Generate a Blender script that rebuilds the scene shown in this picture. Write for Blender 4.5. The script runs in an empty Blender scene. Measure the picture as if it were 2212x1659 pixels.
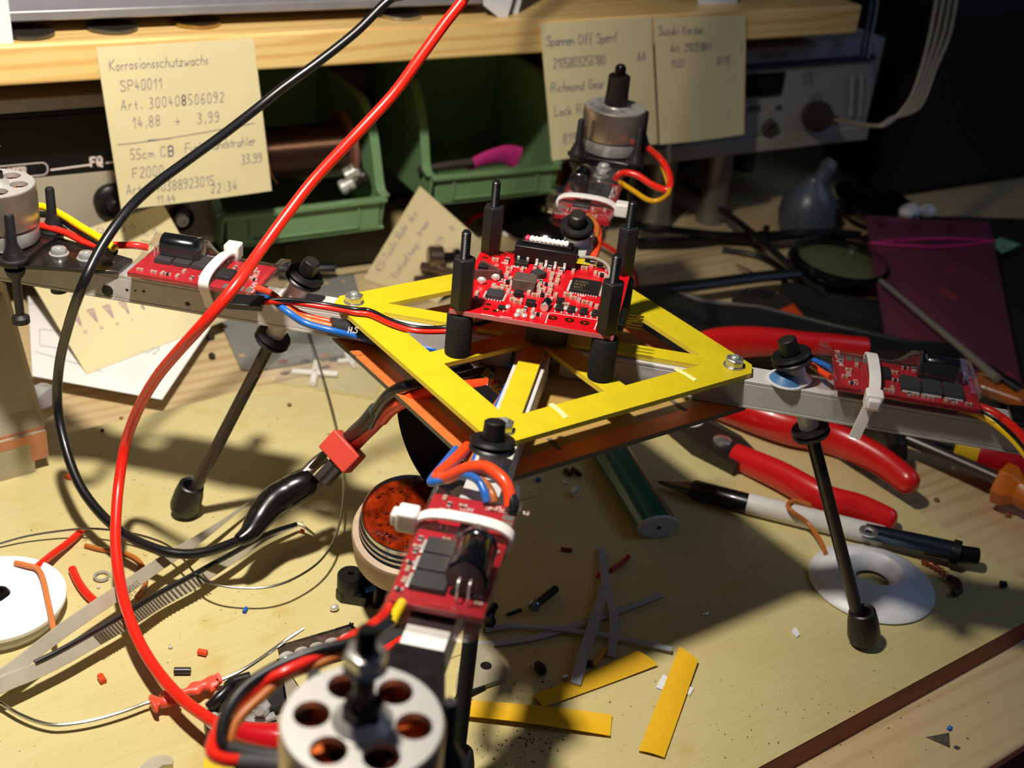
import bpy, math, random
from mathutils import Vector as V, Matrix
from mathutils.geometry import tessellate_polygon
random.seed(7)
pi = math.pi
sc = bpy.context.scene
COL = sc.collection
# ---------------------------------------------------------------- camera model (millimetres, bench top is z = 0)
CAM = V((-229.78243, -280.18708, 283.72720))
CR = V((0.81318, -0.57497, 0.09022))
CU = V((0.21981, 0.44693, 0.86714))
CF = V((0.53891, 0.68532, -0.48982))
FPX = 2700.0
def ray(u, v): return CF + CR*((u-1106)/FPX) - CU*((v-829.5)/FPX)
def D(u, v, d): return CAM + ray(u, v)*d
def G(u, v, z=0.0):
    d = ray(u, v); return CAM + d*((z-CAM.z)/d.z)
def onpl(u, v, P, n):
    d = ray(u, v); return CAM + d*((P-CAM).dot(n)/d.dot(n))
QA = math.radians(-46)
def toQ(p):
    c, s = math.cos(-QA), math.sin(-QA); return V((c*p.x-s*p.y, s*p.x+c*p.y, p.z))
def toW(p):
    c, s = math.cos(QA), math.sin(QA); return V((c*p[0]-s*p[1], s*p[0]+c*p[1], p[2]))
def QG(u, v, z): return toQ(G(u, v, z))
def QD(u, v, d): return toQ(D(u, v, d))
BA = math.radians(-5.3)
BX = V((math.cos(BA), math.sin(BA), 0)); BN = V((-math.sin(BA), math.cos(BA), 0)); BO = V((-97, 249, 0)); ZZ = V((0, 0, 1))
def bf(s, d, z): return BO + BX*s + BN*d + ZZ*z
def BF(u, v, d): return onpl(u, v, BO+BN*d, BN)
def BS(u, v, d):
    p = BF(u, v, d)-BO; return p.dot(BX), p.z
# ---------------------------------------------------------------- mesh builder
def basis(a):
    a = V(a).normalized(); t = V((0, 0, 1)) if abs(a.z) < .9 else V((1, 0, 0))
    x = t.cross(a).normalized(); return x, a.cross(x), a
def spline(P, n=8, closed=False):
    P = [V(p) for p in P]
    if len(P) < 3 or n < 2: return P
    out = []; N = len(P)
    for i in range(N if closed else N-1):
        if closed: p0, p1, p2, p3 = P[i-1], P[i], P[(i+1) % N], P[(i+2) % N]
        else: p0, p1, p2, p3 = P[max(i-1, 0)], P[i], P[i+1], P[min(i+2, N-1)]
        for k in range(n):
            t = k/n; t2 = t*t; t3 = t2*t
            out.append(.5*((2*p1)+(p2-p0)*t+(2*p0-5*p1+4*p2-p3)*t2+(3*p1-p0-3*p2+p3)*t3))
    if not closed: out.append(P[-1])
    return out
class MB:
    def __init__(s): s.v = []; s.f = []; s.m = []; s.s = []
    def add(s, vs, fs, m=0, sm=False):
        o = len(s.v); s.v += [V(p) for p in vs]
        for f in fs: s.f.append([o+i for i in f]); s.m.append(m); s.s.append(sm)
        return s
    def box(s, c, d, ax=None, m=0, taper=1.0):
        c = V(c); ax = ax or (V((1, 0, 0)), V((0, 1, 0)), V((0, 0, 1)))
        vs = []
        for k in (-1, 1):
            t = taper if k > 0 else 1
            for j in (-1, 1):
                for i in (-1, 1): vs.append(c+ax[0]*(i*d[0]/2*t)+ax[1]*(j*d[1]/2*t)+ax[2]*(k*d[2]/2))
        return s.add(vs, [(0, 2, 3, 1), (4, 5, 7, 6), (0, 1, 5, 4), (2, 6, 7, 3), (0, 4, 6, 2), (1, 3, 7, 5)], m)
    def lathe(s, prof, c=(0, 0, 0), a=(0, 0, 1), seg=28, m=0, sm=True, closed=False, ell=1.0, x=None):
        c = V(c); X, Y, A = basis(a)
        if x is not None:
            X = V(x).normalized(); Y = A.cross(X).normalized()
        n = len(prof); vs = []
        for r, z in prof:
            r = max(r, 1e-4)
            for k in range(seg):
                t = 2*pi*k/seg; vs.append(c+X*(r*math.cos(t))+Y*(r*ell*math.sin(t))+A*z)
        fs = []
        for i in range(n if closed else n-1):
            j = (i+1) % n
            for k in range(seg):
                q = (k+1) % seg; fs.append((i*seg+k, i*seg+q, j*seg+q, j*seg+k))
        s.add(vs, fs, m, sm)
        if not closed:
            o = len(s.v)-len(vs)
            if prof[0][0] > .01: s.f.append([o+k for k in range(seg)][::-1]); s.m.append(m); s.s.append(False)
            if prof[-1][0] > .01: s.f.append([o+(n-1)*seg+k for k in range(seg)]); s.m.append(m); s.s.append(False)
        return s
    def cyl(s, p0, p1, r, r1=None, seg=20, m=0, sm=True, bev=0.0, x=None):
        p0 = V(p0); p1 = V(p1); L = (p1-p0).length; r1 = r if r1 is None else r1
        pr = [(r, 0), (r1, L)] if not bev else [(r-bev, 0), (r, bev), (r1, L-bev), (r1-bev, L)]
        if seg <= 8: sm = False
        return s.lathe(pr, p0, p1-p0, seg, m, sm, x=x)
    def tube(s, P, r, seg=10, m=0, n=8, closed=False, flat=None, cap=True):
        P = spline(P, n, closed); N = len(P)
        if N < 2: return s
        rs = r if callable(r) else (lambda t: r)
        T = []
        for i in range(N):
            a = P[i-1] if (i > 0 or closed) else P[0]; b = P[(i+1) % N] if (i < N-1 or closed) else P[-1]
            T.append((b-a).normalized() if (b-a).length > 1e-9 else V((0, 0, 1)))
        X = basis(T[0])[0] if flat is None else None
        vs = []
        for i in range(N):
            if flat is not None: X = V(flat)
            X = (X-T[i]*X.dot(T[i])).normalized(); Y = T[i].cross(X)
            R = rs(i/(N-1))
            ra, rb = R if isinstance(R, tuple) else (R, R)
            for k in range(seg):
                t = 2*pi*k/seg; vs.append(P[i]+X*(ra*math.cos(t))+Y*(rb*math.sin(t)))
        fs = []
        for i in range(N if closed else N-1):
            j = (i+1) % N
            for k in range(seg):
                q = (k+1) % seg; fs.append((i*seg+k, i*seg+q, j*seg+q, j*seg+k))
        if not closed and cap: fs += [tuple(range(seg))[::-1], tuple((N-1)*seg+k for k in range(seg))]
        return s.add(vs, fs, m, True)
    def strap(s, P, w, t, up, m=0, n=6, closed=False):
        # flat band: width w along 'up'-perpendicular side vector, thickness t
        P = spline(P, n, closed); N = len(P); vs = []; side = V(up).normalized()
        for i in range(N):
            a = P[i-1] if (i > 0 or closed) else P[0]; b = P[(i+1) % N] if (i < N-1 or closed) else P[-1]
            T = (b-a).normalized(); sd = (side-T*side.dot(T)).normalized(); nn = T.cross(sd)
            for x, y in ((-1, -1), (1, -1), (1, 1), (-1, 1)): vs.append(P[i]+sd*(x*w/2)+nn*(y*t/2))
        fs = []
        for i in range(N if closed else N-1):
            j = (i+1) % N
            for k in range(4): fs.append((i*4+k, i*4+(k+1) % 4, j*4+(k+1) % 4, j*4+k))
        if not closed: fs += [(3, 2, 1, 0), tuple((N-1)*4+k for k in range(4))]
        return s.add(vs, fs, m, False)
    def prism(s, loops, z0, z1, o=(0, 0, 0), ax=None, m=0, ms=None):
        o = V(o); ax = ax or (V((1, 0, 0)), V((0, 1, 0)), V((0, 0, 1)))
        if not isinstance(loops[0][0], (tuple, list, V)): loops = [loops]
        P2 = [[V((p[0], p[1], 0)) for p in L] for L in loops]
        tri = tessellate_polygon(P2); flat = [p for L in P2 for p in L]; n = len(flat)
        vs = [o+ax[0]*p.x+ax[1]*p.y+ax[2]*z0 for p in flat]+[o+ax[0]*p.x+ax[1]*p.y+ax[2]*z1 for p in flat]
        fs = []
        for t in tri:
            a, b, c = flat[t[0]], flat[t[1]], flat[t[2]]
            if (b-a).cross(c-a).z < 0: t = (t[0], t[2], t[1])
            fs.append(tuple(n+i for i in t)); fs.append(tuple(t[::-1]))
        s.add(vs, fs, m)
        base = len(s.v)-2*n; k0 = 0
        for L in P2:
            k = len(L)
            for i in range(k):
                j = (i+1) % k; s.f.append([base+k0+i, base+k0+j, base+n+k0+j, base+n+k0+i]); s.m.append(m if ms is None else ms); s.s.append(False)
            k0 += k
        return s
    def ball(s, c, r, m=0, seg=14, sq=(1, 1, 1)):
        c = V(c); vs = []; R = seg//2
        for i in range(R+1):
            a = pi*i/R
            for k in range(seg):
                t = 2*pi*k/seg; vs.append(c+V((r*sq[0]*math.sin(a)*math.cos(t), r*sq[1]*math.sin(a)*math.sin(t), r*sq[2]*math.cos(a))))
        fs = []
        for i in range(R):
            for k in range(seg):
                q = (k+1) % seg; fs.append((i*seg+k, (i+1)*seg+k, (i+1)*seg+q, i*seg+q))
        return s.add(vs, fs, m, True)
    def grid(s, fn, nu, nv, m=0, th=None, sm=True):
        P = [[fn(i/nu, j/nv) for i in range(nu+1)] for j in range(nv+1)]
        vs = [p for r in P for p in r]; W = nu+1
        fs = [(j*W+i, j*W+i+1, (j+1)*W+i+1, (j+1)*W+i) for j in range(nv) for i in range(nu)]
        if th:
            n = (P[0][-1]-P[0][0]).cross(P[-1][0]-P[0][0]).normalized(); k = len(vs)
            vs = vs+[p-n*th for p in vs]; f2 = [tuple(k+i for i in f[::-1]) for f in fs]
            rim = [(i, 0) for i in range(nu)]+[(nu, j) for j in range(nv)]+[(i, nv) for i in range(nu, 0, -1)]+[(0, j) for j in range(nv, 0, -1)]
            R = [j*W+i for i, j in rim]
            for a in range(len(R)):
                b = (a+1) % len(R); f2.append((R[a], k+R[a], k+R[b], R[b]))
            fs += f2
        return s.add(vs, fs, m, sm)
    def build(s, name, mats, par=None, org=None, bevel=0, sub=0, seg=2):
        if not isinstance(mats, (list, tuple)): mats = [mats]
        if par is None:
            if org is None:
                xs = [p.x for p in s.v]; ys = [p.y for p in s.v]; zs = [p.z for p in s.v]
                org = V(((min(xs)+max(xs))/2, (min(ys)+max(ys))/2, min(zs)))
            o = V(org)
        else: o = V(par.get('_o', (0, 0, 0)))
        me = bpy.data.meshes.new(name)
        me.from_pydata([tuple((p-o)*.001) for p in s.v], [], s.f)
        me.polygons.foreach_set('material_index', s.m); me.polygons.foreach_set('use_smooth', s.s)
        for k in mats: me.materials.append(k)
        me.update()
        me.set_sharp_from_angle(angle=.75)
        ob = bpy.data.objects.new(name, me); COL.objects.link(ob)
        if par is None: ob.location = o*.001; ob['_o'] = tuple(o)
        else: ob.parent = par; ob['_o'] = tuple(o)
        if bevel:
            b = ob.modifiers.new('Bevel', 'BEVEL'); b.width = bevel*.001; b.segments = seg; b.limit_method = 'ANGLE'; b.angle_limit = .6; b.harden_normals = False
        if sub:
            b = ob.modifiers.new('Sub', 'SUBSURF'); b.levels = sub; b.render_levels = sub
        return ob
def tag(o, label=None, cat=None, group=None, kind=None):
    for k, x in (('label', label), ('category', cat), ('group', group), ('kind', kind)):
        if x: o[k] = x
    return o
def root(name, loc, label, cat, group=None, rz=0):
    o = bpy.data.objects.new(name, None); COL.objects.link(o); o.empty_display_size = .01
    o.location = V(loc)*.001; o.rotation_euler = (0, 0, rz); o['_o'] = tuple(loc) if not rz else (0, 0, 0)
    return tag(o, label, cat, group)
def copy_tree(o, parent=None):
    c = o.copy(); COL.objects.link(c)
    if parent: c.parent = parent
    for ch in list(o.children): copy_tree(ch, c)
    return c
# ---------------------------------------------------------------- materials
def lin(c):
    return tuple(((x/255)/12.92 if x/255 <= .04045 else ((x/255+.055)/1.055)**2.4) for x in c)+(1,)
MATS = {}
def nn(nt, t, **k):
    n = nt.nodes.new(t)
    for a, b in k.items(): setattr(n, a, b)
    return n
def M(name, col, rough=.5, metal=0, coat=0, spec=.5, bump=None, var=None, trans=0, sss=0, aniso=0, em=None):
    if name in MATS: return MATS[name]
    m = bpy.data.materials.new(name); m.use_nodes = True; nt = m.node_tree; b = nt.nodes['Principled BSDF']; L = nt.links
    b.inputs['Base Color'].default_value = lin(col); b.inputs['Roughness'].default_value = rough; b.inputs['Metallic'].default_value = metal
    b.inputs['Coat Weight'].default_value = coat; b.inputs['Specular IOR Level'].default_value = spec
    b.inputs['Transmission Weight'].default_value = trans
    b.inputs['Anisotropic'].default_value = aniso
    if sss:
        b.inputs['Subsurface Weight'].default_value = sss; b.inputs['Subsurface Radius'].default_value = (1, .9, .7); b.inputs['Subsurface Scale'].default_value = .002
    tc = nn(nt, 'ShaderNodeTexCoord')
    v = var or (500, .04)
    no = nn(nt, 'ShaderNodeTexNoise'); no.inputs['Scale'].default_value = v[0]; no.inputs['Detail'].default_value = 4
    L.new(tc.outputs['Object'], no.inputs['Vector'])
    mp = nn(nt, 'ShaderNodeMapRange'); mp.inputs[1].default_value = .3; mp.inputs[2].default_value = .7; mp.inputs[3].default_value = 1-v[1]; mp.inputs[4].default_value = 1+v[1]
    L.new(no.outputs[0], mp.inputs[0])
    mx = nn(nt, 'ShaderNodeMix', data_type='RGBA', blend_type='MULTIPLY'); mx.inputs[0].default_value = 1; mx.inputs[6].default_value = lin(col)
    L.new(mp.outputs[0], mx.inputs[7]); L.new(mx.outputs[2], b.inputs['Base Color'])
    if bump:
        bn = nn(nt, 'ShaderNodeTexNoise'); bn.inputs['Scale'].default_value = bump[0]; bn.inputs['Detail'].default_value = 3
        L.new(tc.outputs['Object'], bn.inputs['Vector'])
        bu = nn(nt, 'ShaderNodeBump'); bu.inputs['Strength'].default_value = bump[1]; bu.inputs['Distance'].default_value = .0003
        L.new(bn.outputs[0], bu.inputs['Height']); L.new(bu.outputs[0], b.inputs['Normal'])
    MATS[name] = m; return m
def film(name, col=(255, 255, 255), tint=.92, gloss=.12, rough=.08, haze=0.05, bump=(180, .35)):
    # thin clear plastic: transparent with fresnel-weighted gloss and a little milky haze
    if name in MATS: return MATS[name]
    m = bpy.data.materials.new(name); m.use_nodes = True; nt = m.node_tree; L = nt.links; nt.nodes.clear()
    out = nn(nt, 'ShaderNodeOutputMaterial'); tr = nn(nt, 'ShaderNodeBsdfTransparent'); c = lin(col)
    tr.inputs[0].default_value = (c[0]*tint, c[1]*tint, c[2]*tint, 1)
    gl = nn(nt, 'ShaderNodeBsdfGlossy'); gl.inputs['Roughness'].default_value = rough
    df = nn(nt, 'ShaderNodeBsdfDiffuse'); df.inputs[0].default_value = c
    fr = nn(nt, 'ShaderNodeLayerWeight'); fr.inputs[0].default_value = .35
    mp = nn(nt, 'ShaderNodeMapRange'); mp.inputs[3].default_value = gloss*.45; mp.inputs[4].default_value = min(1, gloss*4)
    L.new(fr.outputs['Fresnel'], mp.inputs[0])
    m1 = nn(nt, 'ShaderNodeMixShader'); m1.inputs[0].default_value = haze; L.new(tr.outputs[0], m1.inputs[1]); L.new(df.outputs[0], m1.inputs[2])
    m2 = nn(nt, 'ShaderNodeMixShader'); L.new(mp.outputs[0], m2.inputs[0]); L.new(m1.outputs[0], m2.inputs[1]); L.new(gl.outputs[0], m2.inputs[2])
    tc = nn(nt, 'ShaderNodeTexCoord'); bn = nn(nt, 'ShaderNodeTexNoise'); bn.inputs['Scale'].default_value = bump[0]
    L.new(tc.outputs['Object'], bn.inputs['Vector']); bu = nn(nt, 'ShaderNodeBump'); bu.inputs['Strength'].default_value = bump[1]; bu.inputs['Distance'].default_value = .001
    L.new(bn.outputs[0], bu.inputs['Height']); L.new(bu.outputs[0], gl.inputs['Normal'])
    L.new(m2.outputs[0], out.inputs[0]); MATS[name] = m; return m
def wood(name, light, dark, axis='X', scale=60, rough=.45, rot=0, stretch=.04, amt=1.0):
    m = bpy.data.materials.new(name); m.use_nodes = True; nt = m.node_tree; b = nt.nodes['Principled BSDF']; L = nt.links
    tc = nn(nt, 'ShaderNodeTexCoord'); mp = nn(nt, 'ShaderNodeMapping')
    s = {'X': (stretch, 1, 1), 'Y': (1, stretch, 1)}[axis]
    mp.inputs['Scale'].default_value = s; mp.inputs['Rotation'].default_value = (0, 0, rot)
    L.new(tc.outputs['Object'], mp.inputs[0])
    n1 = nn(nt, 'ShaderNodeTexNoise'); n1.inputs['Scale'].default_value = scale*.25; n1.inputs['Detail'].default_value = 2; L.new(mp.outputs[0], n1.inputs[0])
    wv = nn(nt, 'ShaderNodeTexWave', wave_type='BANDS', bands_direction='DIAGONAL'); wv.inputs['Scale'].default_value = scale; wv.inputs['Distortion'].default_value = 6; wv.inputs['Detail'].default_value = 2; wv.inputs['Detail Scale'].default_value = .6
    L.new(mp.outputs[0], wv.inputs[0])
    n2 = nn(nt, 'ShaderNodeTexNoise'); n2.inputs['Scale'].default_value = scale*9; n2.inputs['Detail'].default_value = 5; L.new(mp.outputs[0], n2.inputs[0])
    cr = nn(nt, 'ShaderNodeValToRGB'); cr.color_ramp.elements[0].color = lin(light); cr.color_ramp.elements[1].color = lin(dark)
    cr.color_ramp.elements[0].position = .45; cr.color_ramp.elements[1].position = 1
    ad = nn(nt, 'ShaderNodeMath', operation='MULTIPLY'); L.new(wv.outputs[1], ad.inputs[0]); L.new(n1.outputs[0], ad.inputs[1])
    a2 = nn(nt, 'ShaderNodeMath', operation='MULTIPLY_ADD'); L.new(n2.outputs[0], a2.inputs[0]); a2.inputs[1].default_value = .35*amt
    sc2 = nn(nt, 'ShaderNodeMath', operation='MULTIPLY_ADD'); L.new(ad.outputs[0], sc2.inputs[0]); sc2.inputs[1].default_value = 1.1*amt; sc2.inputs[2].default_value = .12
    L.new(sc2.outputs[0], a2.inputs[2]); L.new(a2.outputs[0], cr.inputs[0]); L.new(cr.outputs[0], b.inputs['Base Color'])
    b.inputs['Roughness'].default_value = rough
    MATS[name] = m; return m
# ---------------------------------------------------------------- stroke lettering
GL = {'A': '02 28 42;14 34', 'B': '02 08 38 47 46 35 05;35 44 43 32 02', 'C': '47 38 18 07 03 12 32 43', 'D': '02 08 28 46 44 22 02', 'E': '42 02 08 48;05 35', 'F': '02 08 48;05 35',
'G': '47 38 18 07 03 12 32 43 45 25', 'H': '02 08;42 48;05 45', 'I': '12 18', 'J': '08 38 33 22 12 03', 'K': '02 08;48 05 42', 'L': '08 02 42', 'M': '02 08 25 48 42', 'N': '02 08 42 48', 'O': '18 07 03 12 32 43 47 38 18',
'P': '02 08 38 47 46 35 05', 'Q': '18 07 03 12 32 43 47 38 18;24 41', 'R': '02 08 38 47 46 35 05;25 42', 'S': '47 38 18 07 16 35 44 43 32 12 03', 'T': '08 48;28 22', 'U': '08 03 12 32 43 48', 'V': '08 22 48', 'X': '02 48;08 42',
'a': '35 15 04 03 12 22 34;35 32', 'b': '08 02 22 33 34 25 05', 'c': '35 15 04 03 12 32', 'd': '35 15 04 03 12 32;38 32', 'e': '04 34 35 15 04 03 12 32', 'f': '38 28 17 11;05 25', 'g': '35 15 04 03 12 32;35 31 20 00',
'h': '18 02;04 15 25 34 32', 'i': '15 12;17 18', 'k': '08 02;35 03 32', 'l': '18 13 22', 'm': '05 02;04 15 24 22;24 35 44 42', 'n': '05 02;04 15 25 34 32', 'o': '15 04 03 12 22 33 34 25 15', 'p': '05 00;05 25 34 33 22 02',
'r': '05 02;04 15 25', 's': '25 15 04 23 12 02', 't': '17 13 22;05 25', 'u': '05 03 12 22 33 35;35 32', 'v': '05 12 25', 'w': '05 12 24 32 45', 'x': '02 35;05 32', 'y': '05 13 23;35 10', 'z': '05 35 02 32',
'0': '18 07 03 12 22 33 37 28 18', '1': '06 28 22', '2': '07 18 28 37 36 02 32', '3': '08 28 37 26 15 25 34 33 22 02', '4': '18 04 34;26 22', '5': '38 08 05 25 34 33 22 02', '6': '38 18 04 03 12 22 33 34 25 05', '7': '08 38 12',
'8': '18 07 06 15 25 36 37 28 18;15 04 03 12 22 33 34 25', '9': '36 25 15 06 07 18 28 37 34 22 02', '.': '12 13', ',': '13 11', ':': '13 14;16 17', '+': '04 44;26 22', '-': '04 34', '!': '28 14;12 13', '/': '02 48', "'": '18 16'}
def strokes(txt, x, y, h, slant=.12, jit=.06, sp=1.25):
    out = []; k = h/6.0; rr = random.Random(len(txt)*31+int(h*10)+int(x))
    for ch in txt:
        g = GL.get(ch)
        if g is None: x += 3*k; continue
        w = max(int(t[0]) for s_ in g.split(';') for t in s_.split())
        dy = (rr.random()-.5)*h*jit
        for s_ in g.split(';'):
            pl = []
            for t in s_.split():
                a = int(t[0])+(rr.random()-.5)*jit*4; b = int(t[1])-2+(rr.random()-.5)*jit*4
                pl.append((x+a*k*.72+b*k*slant, y+b*k+dy))
            out.append(pl)
        x += (w*.72+sp)*k
    return out
def adv(txt, h, sp=1.25):
    x = 0; k = h/6.0
    for ch in txt:
        g = GL.get(ch); x += 3*k if g is None else (max(int(t[0]) for s_ in g.split(';') for t in s_.split())*.72+sp)*k
    return x
def write_on(mb, fn, lines, w=.35, m=0, W=1.0, H=1.0, off=.08):
    """lines: polylines in mm on a sheet W x H, fn(a,b)->(point, normal)"""
    for pl in lines:
        q = []
        for i in range(len(pl)-1):
            (x0, y0), (x1, y1) = pl[i], pl[i+1]; L = math.hypot(x1-x0, y1-y0)
            if L < 1e-6: continue
            dx, dy = (x1-x0)/L, (y1-y0)/L; px, py = -dy*w/2, dx*w/2; e = w*.35
            n = max(1, int(L/6))
            for k in range(n):
                ta, tb = L*k/n-(e if k == 0 else 0), L*(k+1)/n+(e if k == n-1 else 0)
                vs = []
                for t, sg in ((ta, -1), (tb, -1), (tb, 1), (ta, 1)):
                    X, Y = x0+dx*t+px*sg, y0+dy*t+py*sg
                    p, nrm = fn(X/W, Y/H); vs.append(p+nrm*off)
                mb.add(vs, [(0, 1, 2, 3)], m)
def sheet(c, bulge=0, curl=0, nrm=None):
    """c: corners TL,TR,BR,BL; returns fn(a,b) with b up from the bottom"""
    TL, TR, BR, BL = [V(p) for p in c]
    n = (TR-TL).cross(BL-TL).normalized()*-1
    if nrm is not None and n.dot(V(nrm)) < 0: n = -n
    def fn(a, b):
        p = (BL*(1-a)+BR*a)*(1-b)+(TL*(1-a)+TR*a)*b
        p = p+n*(bulge*math.sin(pi*max(0, min(1, a)))*(1-b)+curl*(1-b)**2)
        return p, n
    return fn
# ================================================================ MATERIALS
yel = M('yellow_fibreglass', (202, 182, 26), .42, var=(120, .06), coat=.15)
yel_edge = M('yellow_fibreglass_edge', (225, 200, 60), .6)
scr_y = M('scraped_yellow', (238, 226, 150), .8, bump=(900, .6))
copper = M('copper_clad', (232, 132, 66), .42, .45, var=(90, .15), bump=(60, .25))
cu_edge = M('board_edge_grey', (95, 88, 70), .7)
alu = M('brushed_aluminium', (215, 214, 212), .4, .6, var=(300, .05))
alu_m = M('matt_aluminium_tube', (200, 198, 196), .5, .12, var=(200, .05))
steel = M('polished_steel', (205, 203, 198), .26, .85)
zinc = M('zinc_steel', (215, 216, 214), .3, .7, bump=(500, .15))
blk = M('black_plastic', (16, 16, 17), .38)
blkm = M('matt_black_nylon', (22, 22, 24), .5, bump=(900, .3))
rub = M('black_rubber', (18, 18, 19), .42, spec=.5)
carbon = M('carbon_tube', (44, 36, 32), .35, coat=.2)
carbonplate = M('carbon_plate', (24, 22, 22), .28, coat=.4, var=(250, .5))
redpcb = M('red_solder_mask', (196, 14, 26), .3, coat=.3, var=(700, .12))
redpcb2 = M('red_solder_mask_dull', (170, 22, 34), .35, coat=.3, var=(700, .15))
pcb_edge = M('pcb_edge', (196, 110, 112), .7)
silk = M('white_silkscreen', (240, 225, 222), .6)
solder = M('tin_solder', (235, 233, 228), .26, .55, bump=(700, .3))
gold = M('gold_pad', (176, 140, 40), .3, 1)
chipm = M('black_chip_resin', (24, 24, 26), .45)
chipgrey = M('grey_chip_resin', (48, 48, 50), .5)
ceram = M('tan_ceramic', (168, 128, 96), .55)
cap_blk = M('capacitor_sleeve', (12, 14, 18), .18, coat=.5)
cap_gold = M('capacitor_print_gold', (205, 175, 70), .4)
cap_blue = M('capacitor_print_blue', (40, 80, 130), .35)
grey_ic = M('metal_sensor_can', (112, 100, 92), .35, .5)
nylon = M('milky_nylon', (232, 226, 222), .35, sss=.3)
white_r = M('white_cap', (235, 232, 228), .35)
pinkr = M('pink_cap', (225, 50, 90), .35)
w_red = M('red_silicone_wire', (225, 36, 22), .3, coat=.2)
w_orange = M('orange_red_wire', (235, 70, 26), .33, coat=.2)
w_blue = M('blue_wire', (28, 100, 190), .35, coat=.15)
w_brown = M('brown_wire', (176, 98, 38), .38, coat=.15)
w_yellow = M('yellow_wire', (248, 205, 12), .33, coat=.15)
w_black = M('black_wire', (18, 18, 20), .32, coat=.2)
shrink = M('grey_heat_shrink', (42, 42, 44), .5)
plugred = M('red_nylon_plug', (208, 70, 56), .45)
glue = M('milky_hot_glue', (222, 216, 222), .2, sss=.3, coat=.3)
blue_s = M('blue_glue', (70, 120, 170), .4)
clear = film('clear_shrink_film', gloss=.09, haze=.008, tint=.97, rough=.12)
dull_rub = M('matt_black_rubber', (20, 20, 21), .75, spec=.3)
substr = M('bare_fibre_board', (168, 136, 74), .5, var=(60, .1), coat=.2)
velcro = M('black_velcro', (18, 17, 20), .95, spec=.1, bump=(2600, 1))
wcopper = M('copper_winding', (226, 112, 40), .35, .5)
bell = M('turned_steel_bell', (190, 174, 160), .3, .85, aniso=.6)
lid = M('satin_aluminium_lid', (204, 202, 198), .4, .5)
darkm = M('dark_steel', (50, 48, 50), .3, .9)
# ================================================================ QUADCOPTER
Q = root('quadcopter', (0, 0, 0), 'unfinished quadcopter with yellow centre plate, red circuit boards and aluminium arms standing on thin legs', 'quadcopter', rz=QA)
ZP = 100.0
def ngon(cx, cy, r, n=16, a0=0): return [(cx+r*math.cos(a0+2*pi*i/n), cy+r*math.sin(a0+2*pi*i/n)) for i in range(n)]
# --- yellow plate: square on its corner, eight ribs
out = []
for k in range(4):
    a = k*pi/2; c, s = math.cos(a), math.sin(a)
    for x, y in ((68.6, -2.9), (68.6, 2.9)): out.append((c*x-s*y, s*x+c*y))
holes = []
IN = 55.5; RW = 3.4; MW = 4.1
for k in range(4):
    a = k*pi/2; c, s = math.cos(a), math.sin(a)
    # octant hole between diagonal rib (along +x) and the middle rib (along +45 deg)
    q1 = [(RW+MW*1.4142+2, RW), (IN-RW, RW), (IN/2+MW/1.4142, IN/2-MW/1.4142)]
    q1 = [(RW+MW*1.4142, RW)]+q1[1:]
    for L in (q1, [(y, x) for x, y in q1][::-1]):
        holes.append([(c*x-s*y, s*x+c*y) for x, y in L])
mb = MB().prism([out]+holes, ZP-1.6, ZP, ms=1)
plate = mb.build('yellow_frame_plate', [yel, yel_edge], Q, bevel=.12)
tag(plate, 'yellow fibreglass top plate with eight ribs')
mb = MB()
for (x0, y0, x1, y1) in ((10.6, -43.8, 16.2, -50.1), (44.9, -8.7, 51.6, -14.1)):
    mb.tube([(x0, y0, ZP), ((x0+x1)/2+.3, (y0+y1)/2, ZP+.1), (x1, y1, ZP)], lambda t: (.95, .25), 8, n=3, flat=(.7, .7, 0))
mb.build('scraped_slot', scr_y, plate)
# --- copper clad bottom plate
C1 = 71.5; ZC = 88.0
sq = lambda c: [(c, 0), (0, c), (-c, 0), (0, -c)]
def trunc(c, t): 
    o = []
    for k in range(4):
        a = k*pi/2; cc, s = math.cos(a), math.sin(a)
        for x, y in ((c-t, -t), (c-t, t)): o.append((cc*x-s*y, s*x+cc*y))
    return o
mb = MB().prism([trunc(72, 3)], ZC-1.6, ZC, ms=1)
cp = mb.build('lower_plate', [substr, cu_edge], Q)
tag(cp, 'brown fibre lower plate with copper border')
MB().prism([trunc(71.9, 3), sq(62)], ZC-.02, ZC+.1).build('copper_border', copper, cp)
for (x0, y0, x1, y1) in ((11.2, -43.7, 15.4, -48.7), (45.2, -7.7, 50.3, -12.9)): MB().strap([(x0, y0, ZC+.1), (x1, y1, ZC+.1)], 1.6, .2, (.7, .7, 0), n=1).build('cut_slot', cu_edge, cp)
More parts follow.
